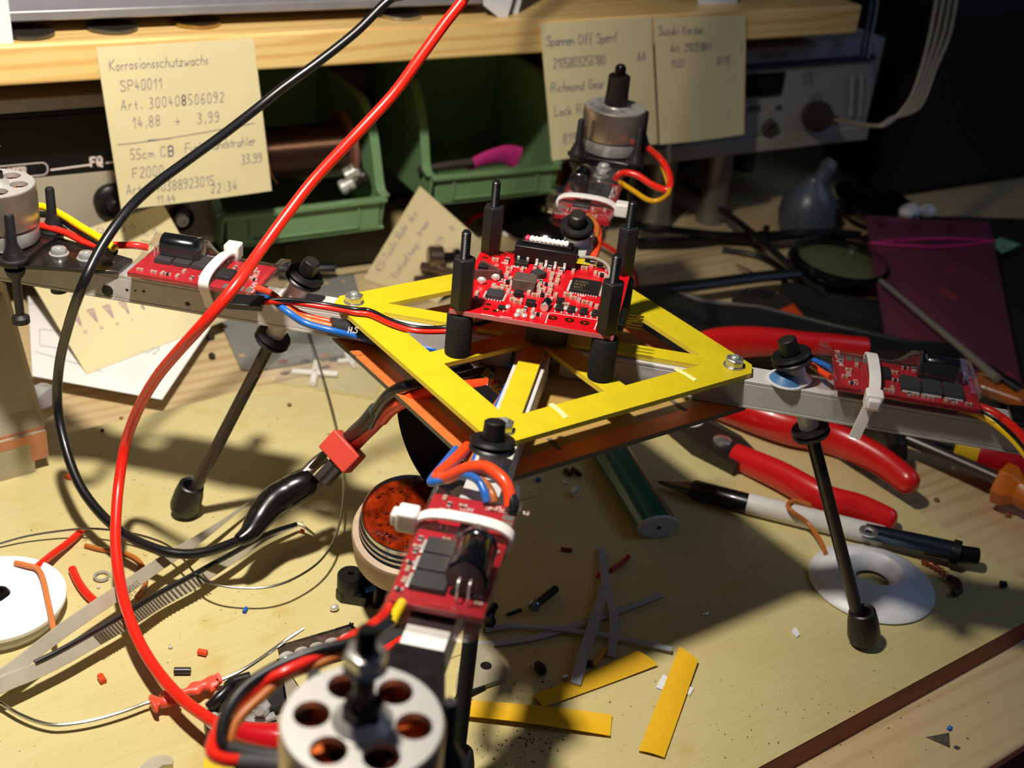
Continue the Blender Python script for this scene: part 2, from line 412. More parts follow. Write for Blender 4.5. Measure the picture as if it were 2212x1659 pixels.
# --- arms: square tubes
ARMS = {'L': (V((-1, 0, 0)), V((0, -1, 0))), 'R': (V((1, 0, 0)), V((0, 1, 0))), 'F': (V((0, -1, 0)), V((1, 0, 0))), 'B': (V((0, 1, 0)), V((-1, 0, 0)))}
RM = {'L': 189., 'R': 195., 'F': 202., 'B': 190.}
for k, (a, b) in ARMS.items():
    L0, L1 = 8, RM[k]+6
    mb = MB(); w = 5.0; t = 1.2
    for (cy, cz, dy, dz) in ((0, w-t/2, 2*w, t), (0, -w+t/2, 2*w, t), (w-t/2, 0, t, 2*w-2*t), (-w+t/2, 0, t, 2*w-2*t)):
        mb.box(a*((L0+L1)/2)+b*cy+ZZ*(93.2+cz), (L1-L0, dy, dz), (a, b, ZZ))
    ar = mb.build('arm', alu_m, Q, bevel=.25)
    if k == 'L':
        m2 = MB()
        for (x, z, s) in ((-140.5, 93, .5), (-137.5, 93.2, .4), (-134.5, 93.5, .5), (-119, 91.6, .8), (-109, 92, .6), (-109.5, 90, .7)):
            m2.ball((x, -5.03, z), s, sq=(1.2, .08, 1))
        m2.build('ink_mark', chipm, ar)
        MB().lathe([(2.0, 0), (2.0, .3)], (-147.5, -5.1, 91.6), (0, -1, 0), 16).build('drilled_hole', blk, ar)
    if k == 'F':
        MB().box((0, -157, 98.45), (9.9, 20, .5)).build('white_tape', M('lit_arm_white', (238, 236, 230), .5), ar)  # lamplight on the bare arm top, put in as a white patch
        MB().box((0, -144, 98.4), (10.3, 9, .6)).build('black_arm_band', shrink, ar)  # plain dark band across the arm top
# --- nuts
def hexnut(mb, c, r, h, m=0, a=(0, 0, 1)):
    mb.lathe([(r-.35, 0), (r, .3), (r, h-.35), (r*.86, h)], c, a, 6, m, sm=False)
    return mb
for (x, y) in ((-62.8, 0), (0, -62.8), (62.8, 0), (0, 62.8)):
    mb = MB().lathe([(3.4, 0), (3.4, .4)], (x, y, ZP), seg=24)
    hexnut(mb, (x, y, ZP+.3), 3.1, 2.6)
    nt_ = mb.build('lock_nut', steel, Q, bevel=.1)
    s = MB().cyl((x, y, ZP+1), (x, y, ZP+3.7), 1.35, bev=.3)
    s.build('bolt_end', zinc, nt_)
# --- standoffs
for (sx, sy) in ((-1, -1), (1, -1), (-1, 1), (1, 1)):
    x, y = 22.5*sx, 22.5*sy
    low = MB().lathe([(3.6, 0), (4.1, .5), (4.1, 13.3), (3.7, 13.9)], (x, y, ZP)).build('rubber_damper', dull_rub, Q)
    p = MB().lathe([(3.3, 0), (3.55, .4), (3.55, 15.9), (3.2, 16.5)], (x, y, 115.9), seg=6, sm=False)
    post = p.build('standoff', blkm, Q, bevel=.15)
    pr_ = []
    z = 0
    while z < 8.4:
        pr_ += [(1.22, z), (1.5, z+.22), (1.22, z+.45)]; z += .5
    pr_ += [(1.0, 8.9)]
    MB().lathe(pr_, (x, y, 132.2), seg=16, sm=False).build('threaded_stud', blk, post)
# --- flight control board
ZB = 115.9
bo = [(-25.6, -25), (25, -25), (25, 23.2), (-11, 23.2), (-15, 25.6), (-20, 25.8), (-25.6, 20)]
def rnd(poly): return poly
mb = MB().prism(rnd([(-25.6, -25), (25, -25), (25, 24.2), (-24, 24.2), (-25.6, 22)]), ZB-1.6, ZB, ms=1)
fc = mb.build('flight_controller_board', [redpcb, pcb_edge], Q, bevel=.1); tag(fc, 'bright red flight controller circuit board')
Bx = lambda u, v, z=ZB: QG(u, v, z)
def chip(par, name, u, v, w, d, h, mat, pins=0, rot=0, quadp=False, z=ZB, pos=None, marks=None):
    p = V(pos) if pos is not None else Bx(u, v, z); p.z = z
    ax = (V((math.cos(rot), math.sin(rot), 0)), V((-math.sin(rot), math.cos(rot), 0)), ZZ)
    mb = MB().box(p+ZZ*(h/2+.12), (w, d, h), ax, 0, taper=.96)
    if pins:
        for k in range(pins):
            o = (k-(pins-1)/2)*(w*.86/max(1, pins-1) if pins > 1 else 0)
            for sg in (-1, 1):
                q = p+ax[0]*o+ax[1]*(sg*(d/2+.35)); mb.box(q+ZZ*.12, (.32*w/pins/.8+.05, .9, .22), ax, 1)
                if quadp:
                    q = p+ax[1]*(o*d/w)+ax[0]*(sg*(w/2+.35)); mb.box(q+ZZ*.12, (.9, .32*w/pins/.8+.05, .22), ax, 1)
    if marks:
        q0 = p+ZZ*(h+.15)
        for i, t in enumerate(marks):
            write_on(mb, lambda a, b: (q0+ax[0]*a+ax[1]*b, ZZ), strokes(t, -w*.38, d*.12-i*d*.24, d*.15, 0, 0), .07*d/4, 2, off=.02)
    return mb.build(name, [mat, solder, M('chip_marking', (120, 100, 60), .6)], par, bevel=.06)
chip(fc, 'microcontroller', 1238, 612, 9.6, 9.4, 1.1, chipm, 11, quadp=True, pos=(12.2, 5.4, ZB), marks=['ATMEL', 'MEGA', '1023'])
chip(fc, 'logic_chip', 1126, 572, 4.6, 3.6, 1.2, chipm, 4)
chip(fc, 'gyro_sensor', 0, 0, 7.2, 6.6, 3.4, grey_ic, pos=Bx(1132, 620))
chip(fc, 'accelerometer_chip', 1069, 640, 5.4, 5.2, 1.3, chipgrey, 6, quadp=True)
chip(fc, 'tilted_gyro', 1163, 598, 4.2, 3.6, 1.8, chipgrey, 5, rot=-.6)
for (u, v, w, d, h) in ((1043, 588, 3.2, 2.6, 2.6), (1120, 640, 3.0, 2.4, 1.7), (1146, 660, 3.0, 2.6, 1.6), (1210, 655, 2.6, 2.2, 1.4), (1273, 566, 3.0, 2.4, 1.7)):
    chip(fc, 'transistor', u, v, w, d, h, chipm, 2, marks=['AJ1'])
for i in range(5): chip(fc, 'voltage_regulator', 0, 0, 2.4, 3.4, 1.1, chipm, 2, pos=Bx(1208+i*26, 668+i*4.3), marks=['F6', '0P'])
for (u, v) in ((1083, 668), (1296, 575), (1080, 600)): chip(fc, 'transistor', u, v, 2.2, 1.6, 1.0, chipm, 2)
p = Bx(1178, 664); 
dio = MB().cyl(p+V((0, -2.2, 1.4)), p+V((.4, 1.8, 1.4)), 1.35, bev=.3).cyl(p+V((0, -2.9, 1.2)), p+V((0, -2.1, 1.2)), 1.25, m=1)
dio.build('diode', [blk, solder], fc)
# small parts: capacitors and resistors
SM = []
caps = [(1070, 563), (1095, 566), (1160, 563), (1177, 567), (1169, 573), (1156, 580), (1170, 585), (1187, 583), (1100, 583), (1128, 584), (1208, 578), (1212, 588), (1240, 576), (1240, 582), (1238, 588), (1262, 581), (1278, 574), (1154, 597), (1192, 597), (1206, 600),
        (1190, 607), (1203, 612), (1095, 596), (1102, 605), (1097, 613), (1105, 620), (1168, 612), (1180, 617), (1163, 622), (1175, 628), (1190, 621), (1165, 632), (1090, 622), (1078, 627), (1098, 632), (1110, 637), (1142, 635), (1155, 640), (1172, 641), (1187, 634), (1200, 640), (1190, 650), (1226, 640),
        (1238, 646), (1250, 651), (1263, 655), (1276, 660), (1118, 655), (1134, 671), (1150, 676), (1162, 682), (1127, 678), (1108, 650), (1066, 620), (1030, 636), (1028, 646), (1286, 592), (1300, 598), (1312, 604), (1176, 554), (1240, 568), (1316, 586), (1222, 660), (1054, 602), (1288, 665)]
rr = random.Random(3)
for i, (u, v) in enumerate(caps):
    p = Bx(u, v); rot = 0 if rr.random() < .5 else pi/2; ax = (V((math.cos(rot), math.sin(rot), 0)), V((-math.sin(rot), math.cos(rot), 0)), ZZ)
    k = rr.choice([0, 0, 0, 1]); s = rr.choice([1, 1, 1.25])*1.08
    mb = MB().box(p+ZZ*.42*s, (1.0*s, 1.0*s, .8*s), ax, 0)
    for sg in (-1, 1): mb.box(p+ax[0]*(sg*.75*s)+ZZ*.44*s, (.5*s, 1.04*s, .86*s), ax, 1)
    mb.build('chip_resistor' if k else 'chip_capacitor', [chipm if k else ceram, solder], fc)
mb = MB()
for (u, v) in ((1048, 557), (1063, 554), (1076, 551), (1089, 549), (1103, 547), (1118, 545)):
    mb.lathe([(.45, 0), (1.0, .02), (1.0, .09), (.45, .1)], Bx(u, v), seg=10, closed=True)
for (u, v) in ((1194, 687), (1230, 692), (1263, 698)): mb.lathe([(.6, 0), (1.5, .02), (1.5, .12), (.6, .14)], Bx(u, v), seg=14, closed=True)
for (u, v) in ((1037, 655), (1055, 658), (1030, 664), (1050, 668), (1070, 672)): mb.box(Bx(u, v)+ZZ*.05, (1.7, 1.3, .1))
mb.build('plated_hole', gold, fc)
mb = MB()
for (u, v) in ((1116, 683), (1133, 684), (1150, 687), (1120, 674), (1290, 683), (1280, 680), (1262, 676), (1243, 672), (1222, 668), (1202, 665), (1097, 665)): mb.ball(Bx(u, v)+ZZ*.3, 1.0, sq=(.9, 1.3, .7))
mb.build('solder_blob', solder, fc)
mb = MB()
fB = lambda a, b: (V((a, b, ZB+.01)), ZZ)
for (t, u, v, h) in (('R29', 1090, 570, 1.2), ('GYRO', 1110, 577, 1.1), ('C15', 1208, 592, 1.2), ('ISP', 1205, 557, 1.2), ('RX', 1140, 552, 1.2), ('R30', 1225, 568, 1.1), ('MK', 1128, 672, 1.3), ('T4', 1098, 668, 1.3), ('C21', 1152, 655, 1.1), ('K2', 1298, 703, 1.5), ('Y1', 1310, 570, 1.2), ('SJ1', 1300, 590, 1.1), ('LED', 1255, 640, 1.1), ('R8', 1085, 610, 1.1), ('C3', 1075, 575, 1.1), ('L1', 1088, 618, 1.1)):
    p = Bx(u, v); write_on(mb, fB, strokes(t, p.x-1, p.y, h, 0, 0), .2, off=.02)
def sline(P, w=.25):
    write_on(mb, fB, [[(Bx(u, v).x, Bx(u, v).y) for u, v in P]], w, off=.02)
sline([(1178, 698), (1185, 677), (1192, 676), (1292, 691), (1284, 712)]); sline([(1080, 683), (1106, 687)]); sline([(1040, 678), (1068, 683)])
mb.build('silkscreen_print', silk, fc)
# upright gyro board chips on the left
p = Bx(1060, 592)
mb = MB().box(p+V((0, 0, 1.6)), (9.5, .9, 3.0), (V((.8, -.6, 0)), V((.6, .8, 0)), ZZ), 0).box(p+V((-1, -4.5, 1.6)), (9.5, .9, 3.0), (V((.96, .28, 0)), V((-.28, .96, 0)), ZZ), 0)
mb.build('upright_sensor_board', [M('sensor_board_edge', (96, 60, 56), .4)], fc)
for (u, v) in ((1040, 612), (1070, 605), (1062, 590)): MB().ball(Bx(u, v)+ZZ*1, 1.4, sq=(1.1, .8, .9)).build('solder_blob', solder, fc)
# header with row of white caps at the back
hc = V((-3.4, 20.5, ZB))
h0 = MB().box(hc+V((0, 0, 3.4)), (20.5, 6.6, 5.2)).box(hc+V((0, .8, 6.6)), (17, 4.2, 1.4))
hd = h0.build('black_header', blk, fc, bevel=.25)
for i in range(10):
    MB().cyl(hc+V((-6.8+i*1.45, -.9, 7.6)), hc+V((-6.8+i*1.45, 1.7, 7.6)), .85, seg=12, bev=.4).build('row_cap', pinkr if i == 0 else white_r, fc)
for i in range(6): MB().box(hc+V((-8.6+i*3.1, -4.2, .6)), (.9, 2.2, 1.0)).box(hc+V((-8.6+i*3.1, -3.5, 1.4)), (.9, .5, 2)).build('header_pin', solder, fc, bevel=.1)
# right-hand gold pins
for i in range(5):
    y = -8.5-1.0+i*2.2-2.5
    mb = MB().tube([(24.5, y, ZB-2.6), (32.4, y, ZB-2.6)], lambda t: (.34, .34), 6, n=1)
    mb.build('connector_pin', gold, fc)
MB().box((25.2, -7.6, ZB-2.4), (3.6, 12.5, 2.4)).build('pin_header', blk, fc, bevel=.2)
MB().box((3, -3, 107.6), (13, 13, 12.5)).build('connector_block', M('dark_connector', (26, 30, 28), .5), fc, bevel=.3)
tag(fc.children[-1], 'black block under the board')
MB().tube([(6, 22, ZB+3), (12, 22.4, ZB+3.6), (17, 21, ZB+2.5), (19, 16, ZB+.5)], .55, 8).build('grey_lead', M('grey_lead_m', (150, 150, 140), .4), fc)
# --- legs with rubber grommets
def grommet(mb, c, a, R, m=0):
    mb.lathe([(R*.55, -1.6), (R*.92, -1.5), (R, -.7), (R*.93, 0), (R*.78, .25), (R*.93, .5), (R, 1.2), (R*.92, 1.95), (R*.6, 2.1), (R*.5, 1.4), (R*.42, 1.4)], c, a, 30, m)
for k, (a, b) in ARMS.items():
    x0 = 82.7; sp = 44.2
    top = a*(x0-44.2*.13)+ZZ*113; ft = a*(x0+sp)+ZZ*0
    if k == 'F': ft = V((2, -104, 0)); top = V((0, -79.5, 113))
    d = (ft-top).normalized()
    at = lambda z: top+(ft-top)*((113-z)/113)
    mb = MB().tube([at(112.6), at(3)], 2.25, 16, n=1)
    lg = mb.build('leg', dull_rub if k == 'F' else carbon, Q)
    MB().lathe([(3.8, 0), (5.2, .9), (5.7, 3), (5.3, 9), (4.6, 13), (4.0, 13.4), (3.0, 13.0), (2.4, 9)], at(1.6), V((0, 0, 1))*.5-d, 24).build('rubber_foot', rub, lg)
    mb = MB(); grommet(mb, at(106), -d, 6.4)
    mb.lathe([(3.1, 0), (2.9, 4.6), (2.3, 5.0)], at(108), -d, 20)
    mb.build('top_grommet', rub, lg)
    mb = MB(); grommet(mb, at(81.5), d, 6.2); mb.build('lower_grommet', rub, lg)
    mb = MB().lathe([(4.8, 0), (3.4, 2.0), (3.2, 5.5)], at(98.2), -d, 20).lathe([(3.4, 0), (3.2, 6.5)], at(88.2), d, 20)
    if k == 'R':
        mb.lathe([(6.6, 0), (6.4, .5), (4.0, .6)], V((x0-3, -.5, 98.3)), (0, 0, 1), 20)
        MB().lathe([(5.4, 0), (4.5, 1.2), (3.3, 2.6)], V((x0-3, -1, 98.8)), (0, 0, 1), 20).build('blue_glue_ring', blue_s, lg)
    mb.build('glue_collar', glue if k != 'L' else glue, lg)
# --- speed controllers
def esc(k, cdist, mark=False, R=4.1, side=0.0, zb=101.6, flip=1, capside=1, capon=True, seed=1, caplen=12, mirror=1):
    a, b = ARMS[k]; b = b*mirror
    W, L = 22.0, 44.0
    P = lambda x, y, z=0: a*(cdist+x)+b*(y+side)+ZZ*(zb+z)
    ax = (a, b, ZZ)
    bd = MB().box(P(0, 0, -.8), (L, W, 1.6), ax, 0).box(P(0, 0, -2.4), (L*.9, W*.55, 1.6), ax, 1).build('speed_controller', [redpcb2, chipm], Q, bevel=.1)
    tag(bd, 'red speed controller board sealed in clear shrink film')
    r = random.Random(seed)
    for i in range(3):
        for j in (0,):
            MB().box(P(1+i*6.6, -3.2*flip, .9), (6.0, 8.6, 1.5), ax, 0, .96).box(P(1+i*6.6, -3.2*flip-4.6*flip, .35), (5.2, 1.2, .5), ax, 1).build('power_transistor', [chipgrey, solder], bd, bevel=.1)
    MB().box(P(-8, 2*flip, .8), (7, 7, 1.1), ax, 0, .95).build('driver_chip', chipm, bd, bevel=.1)
    for i in range(4):
        MB().box(P(-19.6+i*2.6, 9.3*flip, .12), (2.0, 3.0, .12), ax).build('solder_pad', M('tinned_pad', (150, 148, 140), .35, .6), bd)
    spots = []
    for i in range(46):
        x = r.uniform(-20, 20); y = r.choice([-9.3, 8.4, r.uniform(-9, 9)]) if x > -3 else r.uniform(-9.5, 6)
        if x > -3 and abs(y+3.2*flip) < 5.5: y = 9.0*flip*(-1 if r.random() < .4 else 1)
        if any(abs(x-p[0]) < 1.9 and abs(y-p[1]) < 1.6 for p in spots) or (abs(x+8) < 4.5 and abs(y-2*flip) < 4.5): continue
        spots.append((x, y)); rt = r.random() < .5
        e0, e1 = (a, b) if rt else (b, a)
        c = P(x, y)
        mb = MB().box(c+ZZ*.4, (1.0, 1.0, .75), (e0, e1, ZZ), 0)
        for sg in (-1, 1): mb.box(c+e0*(sg*.75)+ZZ*.42, (.5, 1.04, .8), (e0, e1, ZZ), 1)
        mb.build('chip_capacitor' if r.random() < .6 else 'chip_resistor', [r.choice([ceram, chipm]), solder], bd)
    mb = MB()
    for (t, x, y) in (('C1 34', -15, -8), ('LED2', -17, -3), ('SDA SCL', -19, 3), ('R43', 8, -9.7), ('C25', 15, -9.7), ('BL-CTRL 1.2', -20, 5.6)):
        o = P(x, y, .02); write_on(mb, lambda p_, q_: (o+b*p_*flip-a*q_, ZZ), strokes(t, 0, 0, 1.3, 0, 0), .2, off=.02)
    mb.build('silkscreen_print', silk, bd)
    if capon:
        cx, cy = (9.5, 5.4*capside)
        Lc = caplen
        mb = MB().lathe([(R-.6, 0), (R, .5), (R, 1.6), (R-.35, 2.0), (R, 2.4), (R, Lc-.4), (R-.5, Lc)], P(cx-Lc/2, cy, R+.4), a, 28)
        cp_ = mb.build('capacitor', cap_blk, bd)
        MB().lathe([(.1, 0), (R-.7, 0)], P(cx+Lc/2+.03, cy, R+.4), a, 24).build('capacitor_end', M('capacitor_seal', (130, 108, 106), .5), bd)
        m2 = MB(); 
        def cs(px, py):
            th = py/R; q = P(cx-Lc/2+px, cy, R+.4)+b*(-math.cos(th)*R*flip)*1.0+ZZ*(math.sin(th)*R)
            nrm = (b*(-math.cos(th)*flip)+ZZ*math.sin(th)); return q, nrm
        write_on(m2, cs, strokes('105C F6', 3, 0, 1.8, 0, 0), .25, off=.05)
        write_on(m2, cs, [[(7, 3.2), (9, 3.2), (9, 5), (7, 5), (7, 3.2)]], .25, off=.05)
        if mark: m2.build('capacitor_print', cap_gold, bd)
        for sg in (-1, 1): MB().tube([P(cx+Lc/2, cy+sg*1.3, R+.4), P(cx+Lc/2+2.2, cy+sg*1.3, R), P(cx+Lc/2+2.8, cy+sg*1.3, .2)], .3, 6, n=3).build('capacitor_lead', solder, bd)
    # clear sleeve
    hgt = 2*R+1.0 if capon else 4.0
    sec = []
    N = 26
    pts = []
    for i, t in enumerate([-.62, -.56, -.5, -.3, -.08, .02, .1, .3, .42, .5, .56, .62]):
        X = t*L; open_ = abs(t) > .52
        hump = hgt if (0.0 <= t <= .47 and capon) else 3.0
        if abs(t) > .55: hump = 7.5 if t < 0 else 5
        row = []
        for j in range(N):
            th = 2*pi*j/N; cy_, sy_ = math.cos(th), math.sin(th)
            yy = (W/2+.5)*(abs(cy_)**.45)*(1 if cy_ > 0 else -1)
            zz = (abs(sy_)**.8)*(1 if sy_ > 0 else -1)
            if sy_ > 0:
                bump = math.exp(-((yy-5.4*capside)/5.2)**2) if (capon and 0 <= t <= .47) else .7
                z_ = zz*(1.6+(hump-1.6)*bump)
            else: z_ = zz*3.0
            row.append(P(X+.35*math.sin(th*3+i), yy+.3*math.sin(i*2.1+th*2), z_-.3))
        pts.append(row)
    mb = MB()
    vs = [p for r_ in pts for p in r_]; fs = []
    for i in range(len(pts)-1):
        for j in range(N): fs.append((i*N+j, i*N+(j+1) % N, (i+1)*N+(j+1) % N, (i+1)*N+j))
    mb.add(vs, fs, 0, True); mb.build('shrink_sleeve', clear, bd)
    return bd, P, ax
def tie(P, x, side, headside, zlo=-15.5, ztop=3.4, tail=True, W=11.6, m=None, headz=None):
    ys = [-W, -W*.96, -W*.5, 0, W*.5, W*.96, W]
    pts = [P(x, -W*1.02, 0), P(x, -W*.86, ztop*.8), P(x, -W*.4, ztop+.5), P(x, W*.4, ztop+.5), P(x, W*.86, ztop*.8), P(x, W*1.02, 0), P(x, W*.75, -6), P(x, 5.6, -12), P(x, 3.5, -14.2), P(x, -3.5, -14.2), P(x, -5.6, -12), P(x, -W*.75, -6)]
    a = (P(1, 0)-P(0, 0)).normalized(); b = (P(0, 1)-P(0, 0)).normalized()
    t = MB().strap(pts, 3.6, 1.0, a, n=5, closed=True).build('cable_tie', nylon, Q, bevel=.2)
    hz = 0 if headz is None else headz
    MB().box(P(x, headside*(W+2.6), hz), (5.4, 5.2, 5.6), (a, b, ZZ)).box(P(x, headside*(W+5.6), hz), (4.0, 2.2, 3.6), (a, b, ZZ)).build('tie_head', nylon, t, bevel=.7, seg=3)
    return t
eR, PR, _ = esc('R', 116, side=2.5, zb=103.4, flip=-1 if False else 1, capside=1, seed=2)
tR = tie(PR, -10.5, 0, -1, ztop=3.2, headz=-1)
MB().strap([PR(-10.5, -10, -6), PR(-11.5, -10.5, -11), PR(-12.5, -11, -17)], 3.4, 1.0, (1, 0, 0), n=3).build('tie_tail', nylon, tR)
eL, PL, _ = esc('L', 116, mark=True, side=-2.0, zb=101.8, caplen=14, capside=-1, flip=1, seed=5, mirror=1)
tie(PL, -5, 0, -1, ztop=3.2, headz=2)
eF, PF, _ = esc('F', 124, R=4.9, caplen=13, side=0.5, zb=102.2, capside=1, seed=9)
tie(PF, -8, 0, -1, ztop=3.6, headz=1)
eB, PB, _ = esc('B', 122, side=.5, zb=102.0, capside=1, seed=12)
tie(PB, -8, 0, -1, ztop=3.4, headz=1)
# --- motors
def motor(k, rz=0, style=0, R=14.0, hr=3.0):
    a, b = ARMS[k]; c = a*RM[k]; z0 = 101.6
    mo = MB().lathe([(9, 0), (13.2, .3), (13.6, 1), (13.6, 5.6), (13.0, 6.0)], c+ZZ*z0, seg=48).build('motor', alu, Q); tag(mo, 'silver brushless motor with holes in its cap')
    zt = 20.2
    holes = [ngon(c.x+(R*.62)*math.cos(rz+i*pi/3), c.y+(R*.62)*math.sin(rz+i*pi/3), hr, 24) for i in range(6)]
    MB().prism([ngon(c.x, c.y, R-.5, 64)]+holes, z0+zt-1.6, z0+zt, m=0).build('motor_cap', lid, mo, bevel=.25)
    MB().lathe([(R-1.1, 6.6), (R, 6.6), (R, zt-1.0), (R-.35, zt-.35), (R-1.1, zt-.35)], c+ZZ*z0, seg=64, closed=True).build('motor_bell', bell, mo)
    for i in range(12):
        t = i*pi/6; d = V((math.cos(t), math.sin(t), 0)); e = V((-d.y, d.x, 0))
        mb = MB()
        for j in range(6): 
            z = z0+8+j*1.35
            mb.box(c+d*9.4+ZZ*z, (5.0, 3.4, 1.05), (d, e, ZZ))
        mb.build('copper_coil', wcopper, mo, bevel=.4)
    MB().lathe([(12.4, 5.5), (12.4, 17.2), (6, 17.2)], c+ZZ*z0, seg=32).lathe([(3.4, 6), (3.4, 18.5)], c+ZZ*z0, seg=24).build('stator', blk, mo) if False else None
    MB().lathe([(12.6, 6), (4, 6.4), (3.4, 18)], c+ZZ*z0, seg=32).build('stator', blk, mo)
    MB().lathe([(5.6, 0), (5.4, .5), (3.4, 1.6), (3.2, 2.2)], c+ZZ*(z0+zt), seg=32).build('hub', lid, mo)
    if style == 0:
        sh = MB().lathe([(1.9, 0), (1.9, 19.0), (1.4, 20)], c+ZZ*(z0+zt+1), seg=20).build('shaft', darkm, mo)
        hexnut(MB(), c+ZZ*(z0+zt+13.2), 3.9, 3.0).build('prop_nut', steel, mo, bevel=.2)
        MB().lathe([(4.0, 0), (3.6, .6)], c+ZZ*(z0+zt+12.6), seg=20).build('washer', steel, mo)
        MB().lathe([(3.8, 0), (3.8, 2.4), (2.2, 3.4)], c+ZZ*(z0+zt+1.6), seg=6, sm=False).build('collar', darkm, mo)
    else:
        MB().lathe([(5.4, 0), (5.0, 5), (4.9, 12.6), (4.2, 13.2)], c+ZZ*(z0+zt+1.0), seg=28).build('rubber_sleeve', M('brown_black_rubber', (34, 28, 28), .4), mo)
        MB().lathe([(2.5, 0), (2.5, 4), (1.6, 5.2), (.2, 5.4)], c+ZZ*(z0+zt+13.5), seg=20).build('shaft', darkm, mo)
    # mounting plate
    hull = []
    for i in range(8):
        t = i*pi/4+pi/4; r = 21 if i % 2 == 0 else 15
        hull.append((c.x+r*math.cos(t+.0), c.y+r*math.sin(t)))
    P2 = []
    for i in range(4):
        t = i*pi/2+pi/4
        for dt in (-.28, -.14, 0, .14, .28): P2.append((c.x+(18+4.2*math.cos(dt*5.2))*math.cos(t+dt), c.y+(18+4.2*math.cos(dt*5.2))*math.sin(t+dt)))
        P2.append((c.x+15.5*math.cos(t+pi/4), c.y+15.5*math.sin(t+pi/4)))
    mp_ = MB().prism(P2, 99.6, 101.4).prism([(p.x, p.y) for p in (a*(RM[k]-46)+b*5.5, a*(RM[k]-46)-b*5.5, a*(RM[k]-10)-b*14, a*(RM[k]-10)+b*14)], 98.3, 99.7)
    pl = mp_.build('motor_mount', carbonplate, Q, bevel=.2)
    for i in range(4):
        t = i*pi/2+pi/4; q = c+V((math.cos(t), math.sin(t), 0))*18.5
        MB().lathe([(4.6, 0), (4.6, .8), (3.7, 1.2), (3.2, 2.6), (1.7, 6.2), (1.55, 15.8), (1.2, 16.4)], q+ZZ*101.2, seg=20).build('nylon_post', blkm, pl)
        MB().lathe([(3.4, 0), (3.0, 2), (1.5, 4), (1.5, 17), (3, 18), (3, 20)], q+ZZ*98.2, (0, 0, -1), 16).build('post_tail', blkm, pl)
    for i in (22, 32):
        q = a*(RM[k]-i)+ZZ*99.6
        mb = MB().lathe([(3.3, 0), (3.3, .5)], q, seg=24).lathe([(2.7, .5), (2.7, 1.6), (2.3, 2.3), (1.2, 2.6), (1.0, 1.9), (.1, 1.8)], q, seg=24)
        mb.build('pan_head_screw', zinc, pl)
    return mo
motor('L', .25); motor('F', .12, 0, 14.7, 3.35); motor('R', .2); motor('B', .2, 1)
# --- wiring on the quadcopter (parts of it)
def qw(name, P, r, m, seg=10, n=8, par=None, label=None):
    o = MB().tube(P, r, seg, n=n).build(name, m, par or Q)
    if label: tag(o, label)
    return o
U = QG
# servo plug on the left and its leads
sp_ = QG(530, 650, 104)
ax_ = (V((.95, -.02, -.12)).normalized(), V((-.05, -1, 0)).normalized(), ZZ)
u0, u1 = QG(478, 645, 103), QG(570, 652, 103); dx = (u1-u0).normalized(); dy = V((-dx.y, dx.x, 0))
c_ = (u0+u1)/2
plug = MB().box(c_+dy*-1.3, ((u1-u0).length, 7.8, 2.6), (dx, dy, V((0, -.35, .93)))).build('servo_plug', blk, Q, bevel=.25)
for i in range(3): MB().box(c_+dx*-3.6+dy*(-3.6+i*2.2)+ZZ*1.3, (2.6, .9, .4), (dx, dy, ZZ)).build('plug_contact', gold, plug)
e_ = QG(572, 650, 103)
qw('black_servo_lead', [e_, QG(625, 648, 103), QG(700, 658, 101.5), QG(765, 668, 102), QG(800, 672, 101.5), QG(850, 695, 101.5), QG(900, 708, 101.5), QG(960, 708, 101.2), QG(1030, 700, 104), QG(1075, 685, 108)], .85, w_black)
qw('red_servo_lead', [e_+V((0, -1.2, 0)), QG(625, 653, 102), QG(700, 664, 101), QG(765, 675, 101.2), QG(800, 680, 101.1), QG(850, 702, 101.1), QG(900, 715, 101.1), QG(960, 716, 101.1), QG(1030, 708, 103)], .85, w_red)
for nm, mt, o, dz in (('orange_signal_wire', w_orange, 0, 1), ('brown_signal_wire', w_brown, 9, 0), ('blue_signal_wire', w_blue, 18, -.4)):
    P = [QG(555, 622+o*.3, 102+dz), QG(585, 634+o*.6, 101.5+dz), QG(620, 660+o*.7, 100), QG(660, 682+o*.9, 97), QG(720, 697+o, 96), QG(775, 712+o*.9, 93), QG(840, 722+o, 91), QG(920, 738+o*.8, 90), QG(985, 748+o*.6, 90), QG(1060, 765, 90.5)]
    qw(nm, P, 1.15, mt)
hs = MB().tube([QG(713, 705, 96), QG(778, 718, 93)], 3.1, 16, n=1, flat=(0, 0, 1)).build('heat_shrink_piece', shrink, Q)
m2 = MB(); h0_, h1_ = QG(752, 722, 97), QG(778, 722, 97)
fd = (h1_-h0_).normalized()
write_on(m2, lambda a, b: (QG(752, 719, 97.6)+fd*a+V((0, .35, .9))*b, V((0, -1, .4))), strokes('H.S', 0, 0, 1.9, .1, 0), .3, off=.3)
m2.build('heat_shrink_print', silk, hs)
# battery leads and plug
bl = lambda L: [QG(u, v, z) for u, v, z in L]
qw('black_battery_lead', bl([(1060, 800, 90), (985, 820, 92), (930, 826, 92), (875, 836, 90), (838, 856, 84), (812, 890, 74), (800, 915, 66)]), 2.1, w_black, 14)
qw('red_battery_lead', bl([(1060, 830, 90), (985, 838, 91), (930, 844, 90), (880, 864, 86), (845, 884, 78), (826, 905, 70)]), 2.2, w_orange, 14)
qw('black_lead_sleeve', bl([(812, 885, 75), (790, 912, 66), (768, 932, 56), (752, 948, 50)]), 2.5, shrink, 14)
qw('red_lead_sleeve', bl([(828, 893, 73), (805, 918, 64), (785, 938, 55), (762, 962, 48)]), 2.7, plugred, 14)
pc = QG(740, 975, 47)
p0, p1 = QG(770, 945, 52), QG(705, 1015, 40); ad = (p1-p0).normalized()
sd = (QG(780, 985, 47)-QG(700, 962, 47)).normalized(); sd = (sd-ad*sd.dot(ad)).normalized(); up = ad.cross(sd)
